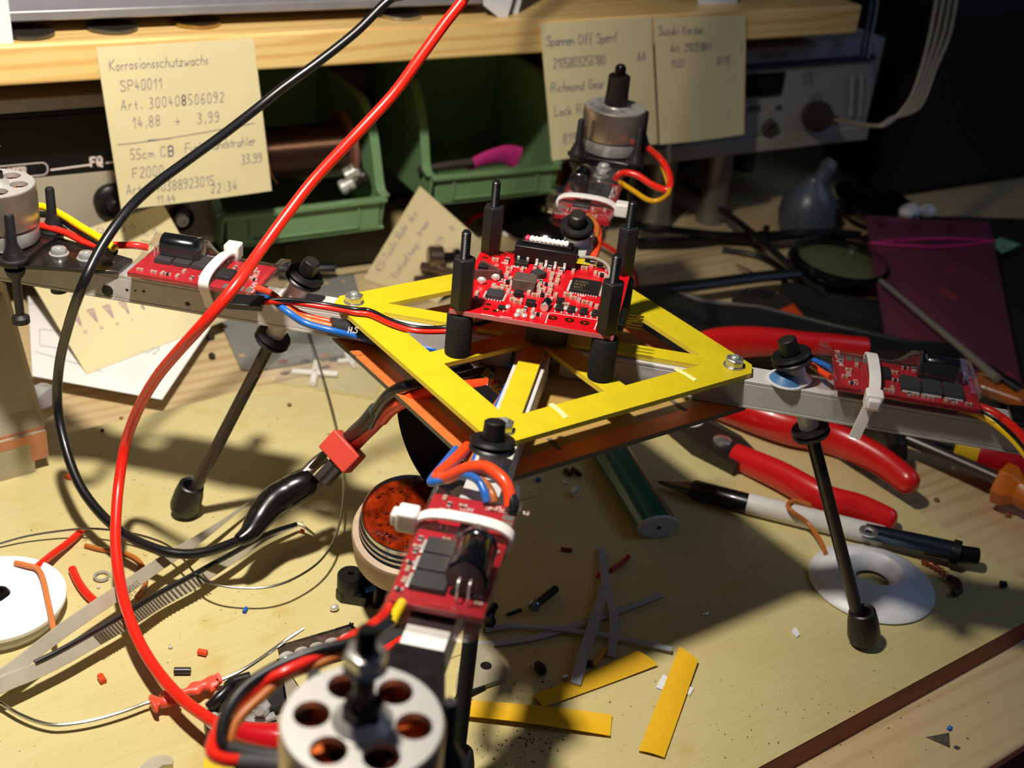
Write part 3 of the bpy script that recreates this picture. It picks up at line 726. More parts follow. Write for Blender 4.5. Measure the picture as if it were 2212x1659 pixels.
tp = MB().box(pc, (8.4, 13.2, 7.2), (ad, sd, up)).build('battery_plug', plugred, Q, bevel=.5); tag(tp, 'red moulded T-shaped battery plug')
MB().box(pc+ad*8.2+sd*1.8, (9, 5.5, 5), (ad, sd, up)).build('plug_tongue', M('dark_plug_tongue', (60, 52, 50), .45), tp, bevel=.4)
for s_ in (-1, 1): MB().box(pc+ad*8+sd*(s_*3-1), (8, 1.0, 5.5), (ad, sd, up)).build('plug_blade', M('plug_blade_m', (160, 140, 110), .3, 1), tp)
# velcro strap hanging below
MB().strap([QG(915, 850, 86), QG(908, 890, 80), QG(918, 945, 68), QG(942, 1000, 56), QG(985, 1040, 50), QG(1030, 1040, 54)], 14.5, 1.6, QG(1000, 900, 70)-QG(850, 880, 70), n=8).build('velcro_strap', velcro, Q)
MB().strap([(-33, -9, 90), (-22, -19, 90.5), (-9, -31, 90), (-3, -37, 90)], 12, 2.2, (1, 1, 0), n=6).build('velcro_pad', velcro, Q)
# foil wrapped electronics inside
mb = MB().tube([(-22, -8, 89), (-16, -15, 90), (-10, -22, 90), (-4.5, -28, 90)], lambda t: (3.4+.7*math.sin(t*19), 2.2+.5*math.sin(t*23)), 12, n=10)
mb.build('solder_distributor', M('wet_solder', (190, 180, 170), .12, 1, bump=(420, 1)), Q)
qw('blue_inner_wire', [(-8, -8, 91), (-3, -14, 91.5), (2-4, -20, 90)], 1.1, w_blue)
qw('brown_power_wire', [(-5.7, -26, 91), (-7.2, -38, 91), (-8, -52, 90), (-8.5, -60, 88), (-8.5, -72, 88)], 1.1, w_brown)
qw('blue_power_wire', [(-5.3, -25, 93), (-5.8, -38, 93), (-6.5, -52, 92), (-7, -62, 89), (-7, -74, 89)], 1.15, w_blue)
# front arm wire loops
qw('orange_power_loop', [QG(1010, 965, 90), QG(975, 1000, 93), QG(945, 1028, 97), QG(965, 1032, 101), QG(1010, 1012, 106), QG(1050, 1010, 108), QG(1085, 1035, 108), QG(1100, 1065, 106), QG(1103, 1095, 103.5)], 1.7, w_orange, 12)
qw('blue_signal_loop', [QG(985, 970, 90), QG(960, 1000, 93), QG(930, 1040, 97), QG(955, 1038, 100), QG(1000, 1026, 104), QG(1030, 1036, 106), QG(1045, 1060, 105), QG(1052, 1085, 103)], 1.1, w_blue)
qw('brown_signal_loop', [QG(1020, 1030, 104), QG(1045, 1042, 105), QG(1062, 1065, 104.5), QG(1068, 1085, 103)], 1.1, w_brown)
qw('black_power_loop', [QG(1020, 1018, 105), QG(1060, 1022, 106.5), QG(1090, 1045, 107), QG(1106, 1080, 105), QG(1108, 1105, 103)], 1.5, w_black, 12)
# front motor wires
ZF = 103
def fw(L): return [QG(u, v, z) for u, v, z in L]
qw('red_motor_wire', fw([(850, 1290, 101), (832, 1330, 100), (790, 1360, 100), (700, 1410, 100), (620, 1450, 100), (560, 1480, 98), (500, 1530, 97), (465, 1590, 97), (458, 1625, 98), (480, 1640, 99), (520, 1645, 100)]), 1.35, w_red)
qw('black_motor_wire', fw([(865, 1300, 101), (840, 1345, 101), (770, 1385, 101), (690, 1405, 101), (600, 1440, 100), (530, 1485, 99), (490, 1540, 98), (478, 1595, 98), (495, 1620, 99), (540, 1630, 100)]), 1.35, w_black)
qw('brown_motor_wire', fw([(850, 1310, 99), (800, 1375, 99), (700, 1430, 99), (620, 1460, 98), (560, 1510, 97), (510, 1560, 96), (490, 1610, 96)]), 1.1, w_brown)
qw('yellow_motor_wire', fw([(870, 1300, 102), (858, 1320, 101.5), (845, 1345, 101)]), 1.2, w_yellow)
qw('black_wire_sleeve', fw([(500, 1620, 99), (550, 1632, 100), (620, 1640, 101), (700, 1640, 101)]), 1.9, shrink)
qw('grey_wire_sleeve', fw([(515, 1648, 99), (560, 1650, 100), (620, 1655, 101), (700, 1655, 101)]), 2.0, M('dark_grey_sleeve', (66, 66, 68), .55))
# left motor wires
qw('yellow_motor_wire', [QG(70, 445, 106), QG(95, 447, 106), QG(130, 462, 106), QG(175, 490, 106), QG(225, 520, 105), QG(250, 540, 103)], 1.35, w_yellow)
qw('black_motor_wire', [QG(80, 462, 104), QG(125, 470, 104), QG(170, 500, 104), QG(215, 526, 103), QG(250, 545, 102)], 1.2, w_black)
qw('red_motor_wire', [QG(80, 485, 104), QG(140, 502, 103), QG(180, 522, 102), QG(215, 532, 102), QG(245, 530, 103), QG(290, 530, 104), QG(320, 535, 103)], 1.25, w_red)
# right motor wires
for i, (nm, mt) in enumerate((('red_motor_wire', w_red), ('black_motor_wire', w_black), ('yellow_motor_wire', w_yellow))):
    qw(nm, [QG(2070, 872+i*6, 101-i), QG(2130, 884+i*9, 101-i), QG(2180, 915+i*12, 101-i*1.5), QG(2215, 950+i*14, 101-i*1.5), QG(2240, 990+i*12, 101)], 1.4, mt)
# back motor wires
qw('red_motor_wire', [QG(1330, 385, 103), QG(1345, 374, 104), QG(1375, 378, 104), QG(1410, 400, 102), QG(1440, 410, 102), QG(1448, 395, 104), QG(1443, 370, 106), QG(1428, 345, 108), QG(1400, 320, 106)], 1.5, w_red)
qw('yellow_motor_wire', [QG(1338, 393, 102), QG(1365, 410, 101), QG(1400, 432, 100), QG(1425, 432, 101), QG(1445, 415, 102), QG(1440, 385, 104), QG(1422, 335, 106)], 1.1, M('ochre_wire', (205, 150, 10), .35))
qw('orange_power_loop', [QG(1275, 470, 101), QG(1292, 500, 99), QG(1288, 540, 97), QG(1270, 580, 92)], 1.5, w_orange)
qw('brown_signal_wire', [QG(1270, 465, 103), QG(1290, 490, 101), QG(1285, 530, 98)], 1.0, w_brown)
qw('blue_signal_wire', [QG(1262, 480, 101), QG(1266, 520, 97), QG(1250, 570, 92)], 1.0, w_blue)
# wires inside right sleeve start
qw('blue_signal_wire', [QG(1758, 778, 101), QG(1775, 785, 102), QG(1795, 795, 103)], .9, w_blue)
qw('orange_power_loop', [QG(1755, 790, 101), QG(1772, 802, 102), QG(1795, 815, 103)], 1.1, w_orange)
# ================================================================ SETTING AND BENCH
ZT = -8.0
pine = wood('pine_shelf', (238, 204, 134), (206, 142, 66), 'X', 95, .42, rot=0, stretch=.05, amt=.75)
benchw = wood('pine_bench', (204, 180, 136), (172, 140, 94), 'X', 80, .5, stretch=.05, amt=.7)
def matmat():
    m = M('pertinax_mat', (214, 192, 138), .36, spec=.45); nt = m.node_tree; L = nt.links; b = nt.nodes['Principled BSDF']
    tc = nn(nt, 'ShaderNodeTexCoord')
    def layer(scale, lo, hi, col, prev, det=6, st=(1, 1, 1), rot=0):
        mp = nn(nt, 'ShaderNodeMapping'); mp.inputs['Scale'].default_value = st; mp.inputs['Rotation'].default_value = (0, 0, rot); L.new(tc.outputs['Object'], mp.inputs[0])
        n = nn(nt, 'ShaderNodeTexNoise'); n.inputs['Scale'].default_value = scale; n.inputs['Detail'].default_value = det; L.new(mp.outputs[0], n.inputs[0])
        r = nn(nt, 'ShaderNodeMapRange'); r.inputs[1].default_value = lo; r.inputs[2].default_value = hi; L.new(n.outputs[0], r.inputs[0])
        x = nn(nt, 'ShaderNodeMix', data_type='RGBA', blend_type='MULTIPLY'); L.new(r.outputs[0], x.inputs[0]); x.inputs[7].default_value = col
        if isinstance(prev, tuple): x.inputs[6].default_value = prev
        else: L.new(prev, x.inputs[6])
        return x.outputs[2]
    c = layer(14, .35, .75, (.9, .87, .8, 1), lin((204, 192, 140)), 3)
    c = layer(60, .6, .75, (.93, .85, .62, 1), c)
    c = layer(260, .70, .76, (.55, .42, .3, 1), c, 3)
    c = layer(700, .71, .76, (.3, .25, .2, 1), c, 3)
    c = layer(900, .45, .8, (.93, .9, .84, 1), c, 2, (.05, 1, 1), .12)
    c = layer(120, .72, .74, (.6, .5, .38, 1), c, 4, (.04, 1, 1), .7)
    L.new(c, b.inputs['Base Color']); return m
mat_m = matmat()
brown_edge = M('brown_laminate_edge', (140, 60, 34), .5, var=(60, .15), bump=(300, .3))
WB = root('workbench', (150, 140, ZT-36), 'pale pine workbench carrying the quadcopter and all the tools', 'workbench')
MB().box((250, 147.5, ZT-18), (1500, 589, 36)).build('bench_top', benchw, WB, bevel=1.5)
MB().box((250, -147.6, ZT-10), (1500, 1.6, 18)).build('edge_strip', M('dark_red_edge', (74, 30, 24), .5), WB)
for (x, y) in ((-440, -100), (940, -100), (-440, 400), (940, 400)): MB().box((x, y, ZT-386), (60, 60, 700)).build('leg', benchw, WB, bevel=2)
mt = MB().box((-133.5, 26, -4.05), (615, 278, 7.9), m=0)
mt.m = [1, 0, 1, 1, 1, 1]
mt = mt.build('work_mat', [mat_m, brown_edge]); MB().prism([(-113.1, -.4), (-114.3, -7.9), (-113.1, -7.9)], -441, 172.5, (0, 0, 0), (V((0, 1, 0)), ZZ, V((1, 0, 0)))).build('edge_strip', brown_edge, mt); tag(mt, 'large stained yellowish laminate board with brown edge covering the workbench', 'work mat')
mb = MB().box((250, 250, ZT-737), (2600, 1800, 10)); tag(mb.build('floor', M('dark_floor', (40, 36, 32), .8)), kind='structure')
wallm = M('dark_wall', (40, 34, 28), .8)
tag(MB().box((250, 447, 300), (2600, 8, 2064)).build('wall_back', wallm), kind='structure')
tag(MB().box((1120, -150, 300), (8, 1180, 2064)).build('wall_right', wallm), kind='structure')
# ---- shelf
sR = BS(1858, 40, 0)[0]
sh = MB().box(bf((-260+sR)/2, 88, 127), (sR+260, 176, 17), (BX, BN, ZZ))
SHF = root('wall_shelf', bf(100, 88, 118), 'pine shelf board with rounded front edge above the bench', 'shelf')
sh.build('shelf_board', pine, SHF, bevel=1.6, seg=3)
MB().box(bf(sR-6, 150, 55), (8, 40, 124), (BX, BN, ZZ)).build('shelf_support', wallm, SHF)
MB().box(bf(-256, 150, 55), (8, 40, 124), (BX, BN, ZZ)).build('shelf_support', wallm, SHF)
ST = 135.6
coin = [M('dull_nickel', (120, 116, 108), .35, .9), M('gold_coin', (190, 160, 100), .25, .95), M('nickel_coin', (190, 185, 175), .2, .95)]
for (u, v, m_, lb) in ((242, 62, 0, 'dull grey coin on the shelf above the handwritten wax note, middle of three'), (424, 51, 1, 'yellowish metal coin on the shelf right above the corner of the wax note'), (862, 34, 2, 'shiny coin on the shelf between the black and red cables'), (60, 74, 0, 'brown coin in shadow on the shelf beside the white card')):
    p = G(u, v, ST)
    o = MB().lathe([(10.5, 0), (10.9, .3), (10.9, 1.6), (10.4, 1.9), (9.8, 1.6)], p, seg=40).build('coin', coin[m_]); tag(o, lb, 'coin', 'coins on the shelf')
# device standing on the shelf
p0 = BS(20, 50, 26); p1 = BS(1060, -2, 26)
DV = root('flat_instrument', bf(60, 100, ST), 'low grey metal instrument case standing on the shelf', 'instrument')
gm = M('grey_enamel', (150, 148, 152), .35, .3, var=(80, .1)); gm2 = M('grey_enamel_light', (168, 166, 178), .4, .2, var=(40, .1))
MB().box(bf((p0[0]-60+p1[0])/2, 12+70, 143.7), (p1[0]-p0[0]+60, 140, 4.6), (BX, BN, ZZ)).build('base_tray', gm, DV, bevel=.8)
MB().box(bf((p0[0]-60+p1[0])/2, 60+45, 156), (p1[0]-p0[0]+56, 90, 20), (BX, BN, ZZ)).build('case', gm2, DV, bevel=1)
for s in (p0[0]-40, p1[0]-12): 
    for d in (60, 125): MB().cyl(bf(s, d, ST), bf(s, d, 141.5), 6, bev=.5).build('foot', rub, DV)
whitep = M('white_card_m', (226, 226, 232), .7); paperm = M('note_paper', (224, 212, 166), .75, var=(25, .05)); paper_w = M('white_paper', (240, 240, 240), .7, var=(30, .03))
ink = M('blue_black_ink', (122, 116, 142), .7); inkd = M('dark_blue_ink', (50, 48, 110), .7); inkp = M('purple_pencil', (150, 110, 140), .8)
def card(name, uv, d, label, cat, m=whitep, th=.5):
    P = [BF(u, v, d) for u, v in uv]; c = sum(P, V())/len(P)
    q = [((p-BO).dot(BX), p.z) for p in P]
    return tag(MB().prism(q, 0, th, BO+BN*d, (BX, ZZ, BN)).build(name, m), label, cat)
card('white_card', [(-60, 98), (29, 93), (-2, -160), (-90, -160)], 3, 'white card standing at the left end of the shelf', 'card')
card('white_card', [(1045, 12), (1093, 50), (1160, -180), (1040, -180)], 9, 'white folded card on the shelf beside the red cable', 'card')
card('white_card', [(1104, 36), (1117, 38), (1172, -180), (1162, -180)], 14, 'narrow white card just right of the folded card on the shelf', 'card')
card('white_card', [(1508, 10), (1545, 20), (1590, 20), (1612, -150), (1508, -150)], 16, 'small white packet on the shelf above the right hand notes', 'packet')
# ---- sticky notes
def note(name, corners, lines, label, bulge=0, curl=0, m=paperm, W=75, H=75, nrm=(0, -1, .2), inkm=None, w=.32, extra=None):
    fn = sheet(corners, bulge, curl, nrm)
    g = MB().grid(lambda a, b: fn(a, b)[0], 10, 10, th=.12)
    if (corners[1]-corners[0]).cross(corners[3]-corners[0]).dot(V(nrm)) > 0: pass
    o = g.build(name, m); tag(o, label, 'note')
    mb = MB(); 
    for pl in lines: write_on(mb, fn, pl, w, 0, W, H, off=.18)
    if mb.v: mb.build('handwriting', inkm or ink, o)
    if extra:
        mb = MB(); write_on(mb, fn, extra, .5, 0, W, H, off=.2); mb.build('bold_ink_mark', inkd, o)
    return o, fn
S_ = strokes
c = [BF(207, 102, -1.2), BF(548, 82, -1.2), BF(587, 412, -4), BF(262, 453, -4)]
def rot(pls, a, ox=0, oy=0):
    ca, sa = math.cos(a), math.sin(a)
    return [[(ox+(x-ox)*ca-(y-oy)*sa, oy+(x-ox)*sa+(y-oy)*ca) for x, y in pl] for pl in pls]
note('sticky_note', c, [S_('Korrosionsschutzwachs', 4.5, 64.5, 4.6, sp=1.0), S_('SP40011', 8, 55, 4.6, sp=1.6), S_('Art. 300408506092', 7, 46.5, 4.6, sp=1.9), S_('14,88', 11, 38, 4.8, sp=1.8), S_('+   3,99', 31, 37.5, 4.8, sp=1.9),
     [[(3, 31), (10, 31), (20, 31.4), (40, 32.6), (58, 34), (70, 34.8)], [(17, 31.8), (28, 31.6)]], S_('55cm C', 8, 23.5, 4.6, sp=1.5), S_('Funk Rundstrahler', 34, 24.3, 4.4, sp=.85),
     S_('F2000', 7.5, 14.5, 4.8, sp=1.6), S_('33,99', 61, 15.5, 4.4, sp=1.2), S_('Art. 140388923015', 3.5, 7, 4.6, sp=1.4), S_('11.44', 17, 1.2, 3.6, sp=1.6), S_('22:34', 44, 3, 4.4, sp=2.0)],
     'pale yellow sticky note headed Korrosionsschutzwachs hanging from the shelf', bulge=1.0, extra=S_('B', 8+adv('55cm C', 4.6, 1.5)+.3, 23.5, 4.6)+S_('8', 7+adv('Art. 30040', 4.6, 1.9), 46.5, 4.6))
c = [BF(1166, 50, -1.2), BF(1407, 38, -1.2), BF(1421, 310, -3), BF(1193, 347, -5)]
note('sticky_note', c, [S_('Spannen Diff Sperrf', 3, 63, 5, sp=.9), S_('2105803256180', 6, 51, 5, sp=1.2), S_('AA', 63, 51, 5), S_('Richmond Gear A', 3, 38, 5, sp=1.2), S_('Lock Right  H', 4, 25, 5, sp=1.2), S_('819 A', 8, 9, 5.5, sp=1.6)],
     'sticky note behind the rear motor, left one of the two side by side', bulge=2, w=.5)
c = [BF(1412, 38, -1.6), BF(1612, 32, -1.6), BF(1607, 290, -2), BF(1425, 312, -2)]
note('sticky_note', c, [S_('Suzuki Kardan', 3, 65, 5, sp=1.3), S_('Art. 290251841', 12, 55, 4.6, sp=1.2), S_('11.07', 12, 46, 4.6, sp=1.4), S_('07:15', 50, 46, 4.6, sp=1.4)],
     'sticky note mostly blank below two lines, right one of the two side by side', bulge=1.5, w=.5, extra=[[(71, 58), (71.4, 52)]])
# notes on the bench under the left arm
c = [G(30, 545, 20), G(352, 441, 58), G(492, 690, 0.6), G(187, 808, .6)]
o, fn = note('sticky_note', c, [S_('Relais', 55, 78.5, 7, sp=1.7), S_('uis', 80, 71, 7), S_('223', 83, 61, 7, sp=1.8), S_('Ki', 8, 64, 6), S_('Art', 12, 53, 7), S_('10   u', 16, 42, 7)],
     'large pale note with exclamation marks lying under the left arm', curl=0, W=100, H=88, nrm=(0, -.5, 1))
mb = MB()
for i in range(5):
    x = 13+i*10.2; y = 28-i*.8
    write_on(mb, fn, [[(x, y), (x-2, y+9), (x+2.4, y+9), (x, y)], [(x-.6, y+1), (x-.3, y+9)], [(x+.3, y+2), (x+1, y+9)]], .5, 0, 100, 88, off=.2)
    write_on(mb, fn, [[(x-.6, y-5), (x+.8, y-5), (x+.8, y-3.6), (x-.6, y-3.6), (x-.6, y-5)]], .35, 0, 100, 88, off=.2)
mb.build('pencil_marks', inkp, o)
c = [G(60, 640, .3), G(478, 672, .3), G(350, 863, .3), G(70, 812, .3)]
o, fn = note('paper_sheet', c, [S_('2 1/2', 66, 30, 5), S_('115', 50, 22, 5), S_('pw', 78, 40, 5), [[(0, 62), (8, 66), (20, 80)], [(2, 20), (50, 12)], [(6, 40), (6, 26), (22, 25), (22, 40), (6, 40)]]], 'white sheet with pencil circuit sketch under the pale note', m=paper_w, W=100, H=70, nrm=(0, 0, 1), w=.3, extra=[[(58, 30), (64, 27)], [(59, 29), (63, 28.4)]])
o['category'] = 'paper'
tag(MB().tube([G(78, 850, 3), G(105, 860, 3.2)], lambda t: (7, 4), 12, n=3, flat=(0, 1, 0)).build('folded_tissue', paper_w), 'white folded paper piece beside the copper clad box', 'paper')
c = [G(785, 603, -4.6), G(907, 402, 16), G(1052, 545, 10), G(965, 668, -4.6)]
c = [G(785, 603, ZT+.4), G(907, 402, 42), G(1062, 540, 16), G(945, 655, ZT+.4)]
note('sticky_note', c, [rot(S_('KS-Tools Rohr sky', 10, 60, 6, sp=1.0), 0), S_('Entlueftung', 10, 44, 6, sp=1.0), S_('braun', 50, 48, 5), S_('22679', 46, 30, 5), S_('B', 70, 30, 4)], 'curled beige note reading KS-Tools standing askew by the right green bin', m=M('beige_note', (206, 190, 146), .8), bulge=4, nrm=(-.6, -.6, .4), W=80, H=70, w=.5)
ks_o = (c[0]+c[1]+c[2]+c[3])/4; ks_n = (c[1]-c[0]).cross(c[3]-c[0]).normalized()
if ks_n.z < 0: ks_n = -ks_n
def KSP(u, v, h): return onpl(u, v, ks_o+ks_n*h, ks_n)
# ---- left instrument (frequency counter)
dI = 40
FI = root('frequency_meter', bf(-40, dI+70, ZT), 'grey bench instrument with black band and FQ lettering at the left under the shelf', 'instrument')
sE = BS(473, 500, dI)[0]
beige = M('beige_grey_panel', (168, 160, 142), .55, var=(60, .05)); blackg = M('black_gloss_panel', (10, 9, 10), .5, spec=.3); dgreyp = M('dark_grey_panel', (66, 60, 54), .5)
zL = BS(470, 527, dI)[1]
for s in (sE-24, -150): MB().cyl(bf(s, dI+20, ZT), bf(s, dI+20, zL+1), 7).build('foot', blk, FI)
MB().box(bf((sE-260)/2, dI+40, (zL+100)/2), (sE+260, 78, 100-zL), (BX, BN, ZZ)).build('case', M('grey_case', (120, 114, 104), .5), FI, bevel=3, seg=4)
def panel(u0, v0, u1, v1, d, th, name, m, par, ext=None, bevel=.3):
    s0, z1 = BS(u0, v0, d); s1, z0 = BS(u1, v1, d)
    if ext: s0 = ext
    return MB().box(bf((s0+s1)/2, d-th/2, (z0+z1)/2), (abs(s1-s0), th, abs(z1-z0)), (BX, BN, ZZ)).build(name, m, par, bevel=bevel)
zA = BS(120, 378, dI)[1]; zB_ = BS(120, 240, dI)[1]
MB().box(bf((sE-262)/2, dI-.4, (zA+zB_)/2), (sE+256, .8, zB_-zA), (BX, BN, ZZ)).build('black_panel', blackg, FI)
zC_ = BS(120, 205, dI)[1]
MB().box(bf((sE-262)/2, dI-.8, (zC_+zB_)/2+.5), (sE+256, 2.6, (zC_-zB_)*.8), (BX, BN, ZZ)).build('trim_bar', gm, FI, bevel=.4)
dsp = MB().box(bf((sE-262)/2-18, dI-1, zB_-9), (sE+215, .8, 14), (BX, BN, ZZ)).build('display_window', blackg, FI)
MB().box(bf((sE-262)/2, dI-.4, (zA+zL)/2+.8), (sE+256, .8, zA-zL-2), (BX, BN, ZZ)).build('lower_panel', beige, FI, bevel=.5)
mb = MB()
fI = lambda a, b: (bf(a, dI-1.0, b), -BN)
def onI(u, v): return BS(u, v, dI-.9)
s0, z0 = onI(196, 358); hq = onI(196, 340)[1]-z0
write_on(mb, fI, strokes('FQ', s0, z0, hq, 0, 0, sp=1.6), 1.0, off=.5)
write_on(mb, fI, [[onI(110, 366), onI(194, 355)], [onI(229, 351), onI(262, 347)]], .8, off=.5)
s1, z1 = onI(10, 377); write_on(mb, fI, strokes('MASTER', s1-3, z1-.2, hq*.72, 0, 0, sp=1.5), .8, off=.5)
a_ = onI(-30, 374); b_ = onI(102, 360); zt_, zb_ = z1+hq*1.05, z1-hq*.42
write_on(mb, fI, [[(a_[0], zt_), (b_[0]-2.2, zt_), (b_[0]-.9, zt_-.5), (b_[0], (zt_+zb_)/2+1), (b_[0], (zt_+zb_)/2-1), (b_[0]-.9, zb_+.5), (b_[0]-2.2, zb_), (a_[0], zb_)]], .4, off=.5)
mb.build('panel_lettering', silk, FI)
kp = BF(240, 432, dI-1)
MB().lathe([(8.6, 0), (8.3, 2.5), (7.6, 3.4), (4, 4.0), (3.2, 9), (2.6, 9.6), (.1, 9.8)], kp, -BN, 32).build('dial_knob', blk, FI)
bez = MB().box(BF(418, 462, dI-1), (24, 3, 26), (BX, BN, ZZ)).build('socket_bezel', M('bronze_grey_bezel', (112, 98, 84), .45), FI, bevel=2.4, seg=4)
sp0 = BF(388, 470, dI-3)
k = MB().lathe([(6.6, 0), (6.6, 3), (5.9, 3.4), (5.6, 3.0), (5.4, .6)], sp0, -BN, 32).build('socket_ring', darkm, FI)
MB().lathe([(3.0, 0), (3.0, 5), (2.2, 5.2), (1.9, 4), (.1, 3.9)], sp0, -BN, 24).build('socket_core', white_r, FI)
# ---- green bins
green = M('green_bin_plastic', (112, 146, 102), .5, spec=.4, var=(60, .06), bump=(700, .15))
def bin_(s0, s1, d0, dep, hf, hs, label, skew=0, lx=None, z0=ZT):
    r = root('storage_bin', bf((s0+s1)/2, d0+dep/2, z0), label, 'storage bin', 'green storage bins under the shelf')
    c, s = math.cos(skew), math.sin(skew); o = bf(s0, d0, z0)
    ex = BX*c+BN*s*-1; ey = BN*c+BX*s
    W = s1-s0; t = 1.8
    P = lambda x, y, z: o+ex*x+ey*y+ZZ*z
    A = (ex, ey, ZZ)
    mb = MB().box(P(W/2, dep/2, t/2+.2), (W, dep, t), A).box(P(W/2, dep-t/2, hs/2), (W, t, hs), A).box(P(W/2, t/2, hf/2), (W-6, t, hf), A)
    mb.box(P(W/2, -.8, hf-1.3), (W, 4.5, 2.6), A)
    prof = [(3, 0), (dep, 0), (dep, hs), (dep*.42, hs), (dep*.30, hs-4), (dep*.2, hs-14), (dep*.14, hs-26), (6.5, hf+2), (0, hf), (0, hf-4)]
    for x in (0, W-t): mb.prism(prof, x, x+t, o, (ey, ZZ, ex)) if False else mb.prism([(a, b) for a, b in prof], -x-t, -x, o, (ey, ZZ, -ex))
    body = mb.build('bin_body', green, r, bevel=.5)
    for x in (0, W): MB().strap([P(x, a, b) for a, b in prof[2:-1]][::-1], 5, 1.6, ex, n=4).build('bin_rim', green, r, bevel=.4)
    fr = MB(); 
    for (x, z, w, h) in ((W*.5, hf*.82, W*.66, 1.2), (W*.5, hf*.18, W*.66, 1.2), (W*.17, hf*.5, 1.4, hf*.64), (W*.83, hf*.5, 1.4, hf*.64)): fr.box(P(x, -.5, z), (w, 1.4, h), A)
    fr.build('label_frame', green, r, bevel=.3)
    return r, P
sa = BS(478, 500, 26)[0]; sb = BS(832, 440, 26)[0]
binL, PBL = bin_(sa, sb, 26, 92, 19, 62, 'green plastic bin holding a wire spool, left of the two near bins', z0=BS(700, 512, 26)[1])
sa2 = BS(928, 440, 34)[0]; sb2 = BS(1196, 400, 34)[0]
binR, PBR = bin_(sa2, sb2, 34, 84, 18, 62, 'green plastic bin holding a pink part, right of the two near bins', skew=.04, z0=BS(1060, 430, 34)[1])
# spool
sl = BS(530, 345, 54); sr = BS(742, 345, 54)
SPL = root('wire_spool', bf((sl[0]+sr[0])/2, 54, 20), 'spool of dull enamelled copper wire lying in the left green bin', 'spool')
zc = sl[1]+1
mb = MB(); pf = []
x = 0; Ls = sr[0]-sl[0]-4
while x < Ls: pf += [(14.2, x), (14.7, x+.45), (14.2, x+.9)]; x += .9
mb.lathe(pf, bf(sl[0]+2, 54, zc), BX, 40).build('wire_winding', M('dark_copper_wire', (126, 104, 90), .25, .95), SPL)
for s in (sl[0]+1, sr[0]-1): MB().lathe([(20, -1.4), (20.4, 0), (20, 1.4)], bf(s, 54, zc), BX, 48).build('spool_flange', M('rust_brown_flange', (116, 72, 58), .6), SPL)
MB().lathe([(6, 0), (6, 6)], bf(sr[0], 54, zc), BX, 24).build('spool_core', M('rust_brown_flange', (0, 0, 0)), SPL)
MB().tube([bf(sl[0]+10, 52, zc+14.6), bf(sl[0]+6, 40, zc+12), bf(sl[0]+7, 36, zc-2), bf(sl[0]+12, 40, zc-10)], .3, 6).build('loose_wire_end', M('brown_wire', (0, 0, 0)), SPL)
for i, (u, v, r, m_, lb) in enumerate(((762, 372, 4.2, zinc, 'silver ribbed metal sleeve'), (780, 385, 5, M('dark_metal_can', (60, 58, 56), .35, .8), 'dark metal can with blue stripe'), (752, 398, 4, solder, 'crumpled shiny metal part'))):
    p = BF(u, v, 38)
    o = MB().lathe([(r*.7, -5), (r, -4), (r, -1.5), (r*.8, -1), (r*.8, 0), (r, .6), (r, 3), (r*.6, 4)], p, (BX*.8+ZZ*.5-BN*.2), 20).build('metal_part', m_)
    tag(o, lb+' in the left green bin beside the spool', 'hardware')
MB().lathe([(5.12, -1), (5.12, 1)], BF(780, 385, 98), (BX*.8+ZZ*.5-BN*.2), 20).build('blue_band', blue_s, o) if False else None
pk = M('pink_plastic', (196, 50, 130), .4, sss=.2)
tag(MB().tube([BF(1012, 358, 46), BF(1050, 342, 48), BF(1090, 334, 50), BF(1118, 342, 50)], lambda t: (3+4*t, 2.5), 12, flat=(0, 0, 1)).build('pink_pouch', pk), 'magenta plastic pouch lying in the right green bin', 'pouch')
tag(MB().tube([BF(905, 368, 44), BF(960, 358, 44), BF(1020, 350, 44)], 2.2, 10).build('dark_rod', dgreyp), 'dark brown rod along the front of the right green bin', 'rod')
# stacked bins farther back
MB().box(bf((-260+sR)/2, 124, 56), (sR+256, 3, 122), (BX, BN, ZZ)).build('rail_panel', M('dark_grey_louvre', (52, 50, 46), .6), SHF)
for bz in (BS(700, 512, 26)[1], BS(1060, 430, 34)[1]): MB().box(bf(120, 121, bz+50), (sb2-sa+10, 4, 6), (BX, BN, ZZ)).build('hanging_rail', dgreyp, SHF)
# ---- right instrument
dR = 22
RI = root('power_supply', bf(320, dR+60, ZT), 'light grey bench power supply on metal feet at the right under the shelf', 'instrument')
s0 = BS(1338, 380, dR)[0]; s1 = BS(1868, 290, dR)[0]; zlo, zhi = 42, 108
lg_ = M('light_grey_panel', (150, 148, 142), .55, var=(60, .05))
MB().box(bf((s0+s1)/2, dR+60, (zlo+zhi)/2), (s1-s0, 118, zhi-zlo), (BX, BN, ZZ)).build('case', lg_, RI, bevel=1)
MB().box(bf((s0+s1)/2, dR-.3, zlo+4.5), (s1-s0+2, 3, 9), (BX, BN, ZZ)).build('bottom_rail', M('rail_grey', (158, 152, 140), .5), RI, bevel=.6)
MB().box(bf((s0+s1)/2-3, dR-.4, zhi-5), (s1-s0-6, 2.4, 9), (BX, BN, ZZ)).build('top_rail', M('rail_blue_grey', (146, 150, 166), .5), RI, bevel=.5)
MB().box(bf((s0+s1)/2-3, dR-.4, zhi-12), (s1-s0-8, 1, 2.4), (BX, BN, ZZ)).build('blue_line', M('navy_line', (44, 50, 84), .5), RI)
MB().box(bf((s0+s1)/2-60, dR-.5, (zlo+zhi)/2-1), (s1-s0-122, 1, 34), (BX, BN, ZZ)).build('dark_panel', dgreyp, RI)
panel(1614, 160, 1686, 203, dR-.3, .8, 'display_window', blackg, RI)
for (u, v, r) in ((1660, 275, 5.6),): MB().lathe([(r, 0), (r*.95, 3), (r*.5, 3.4), (r*.45, 1), (.1, .9)], BF(u, v, dR), -BN, 28).build('socket', dgreyp, RI)
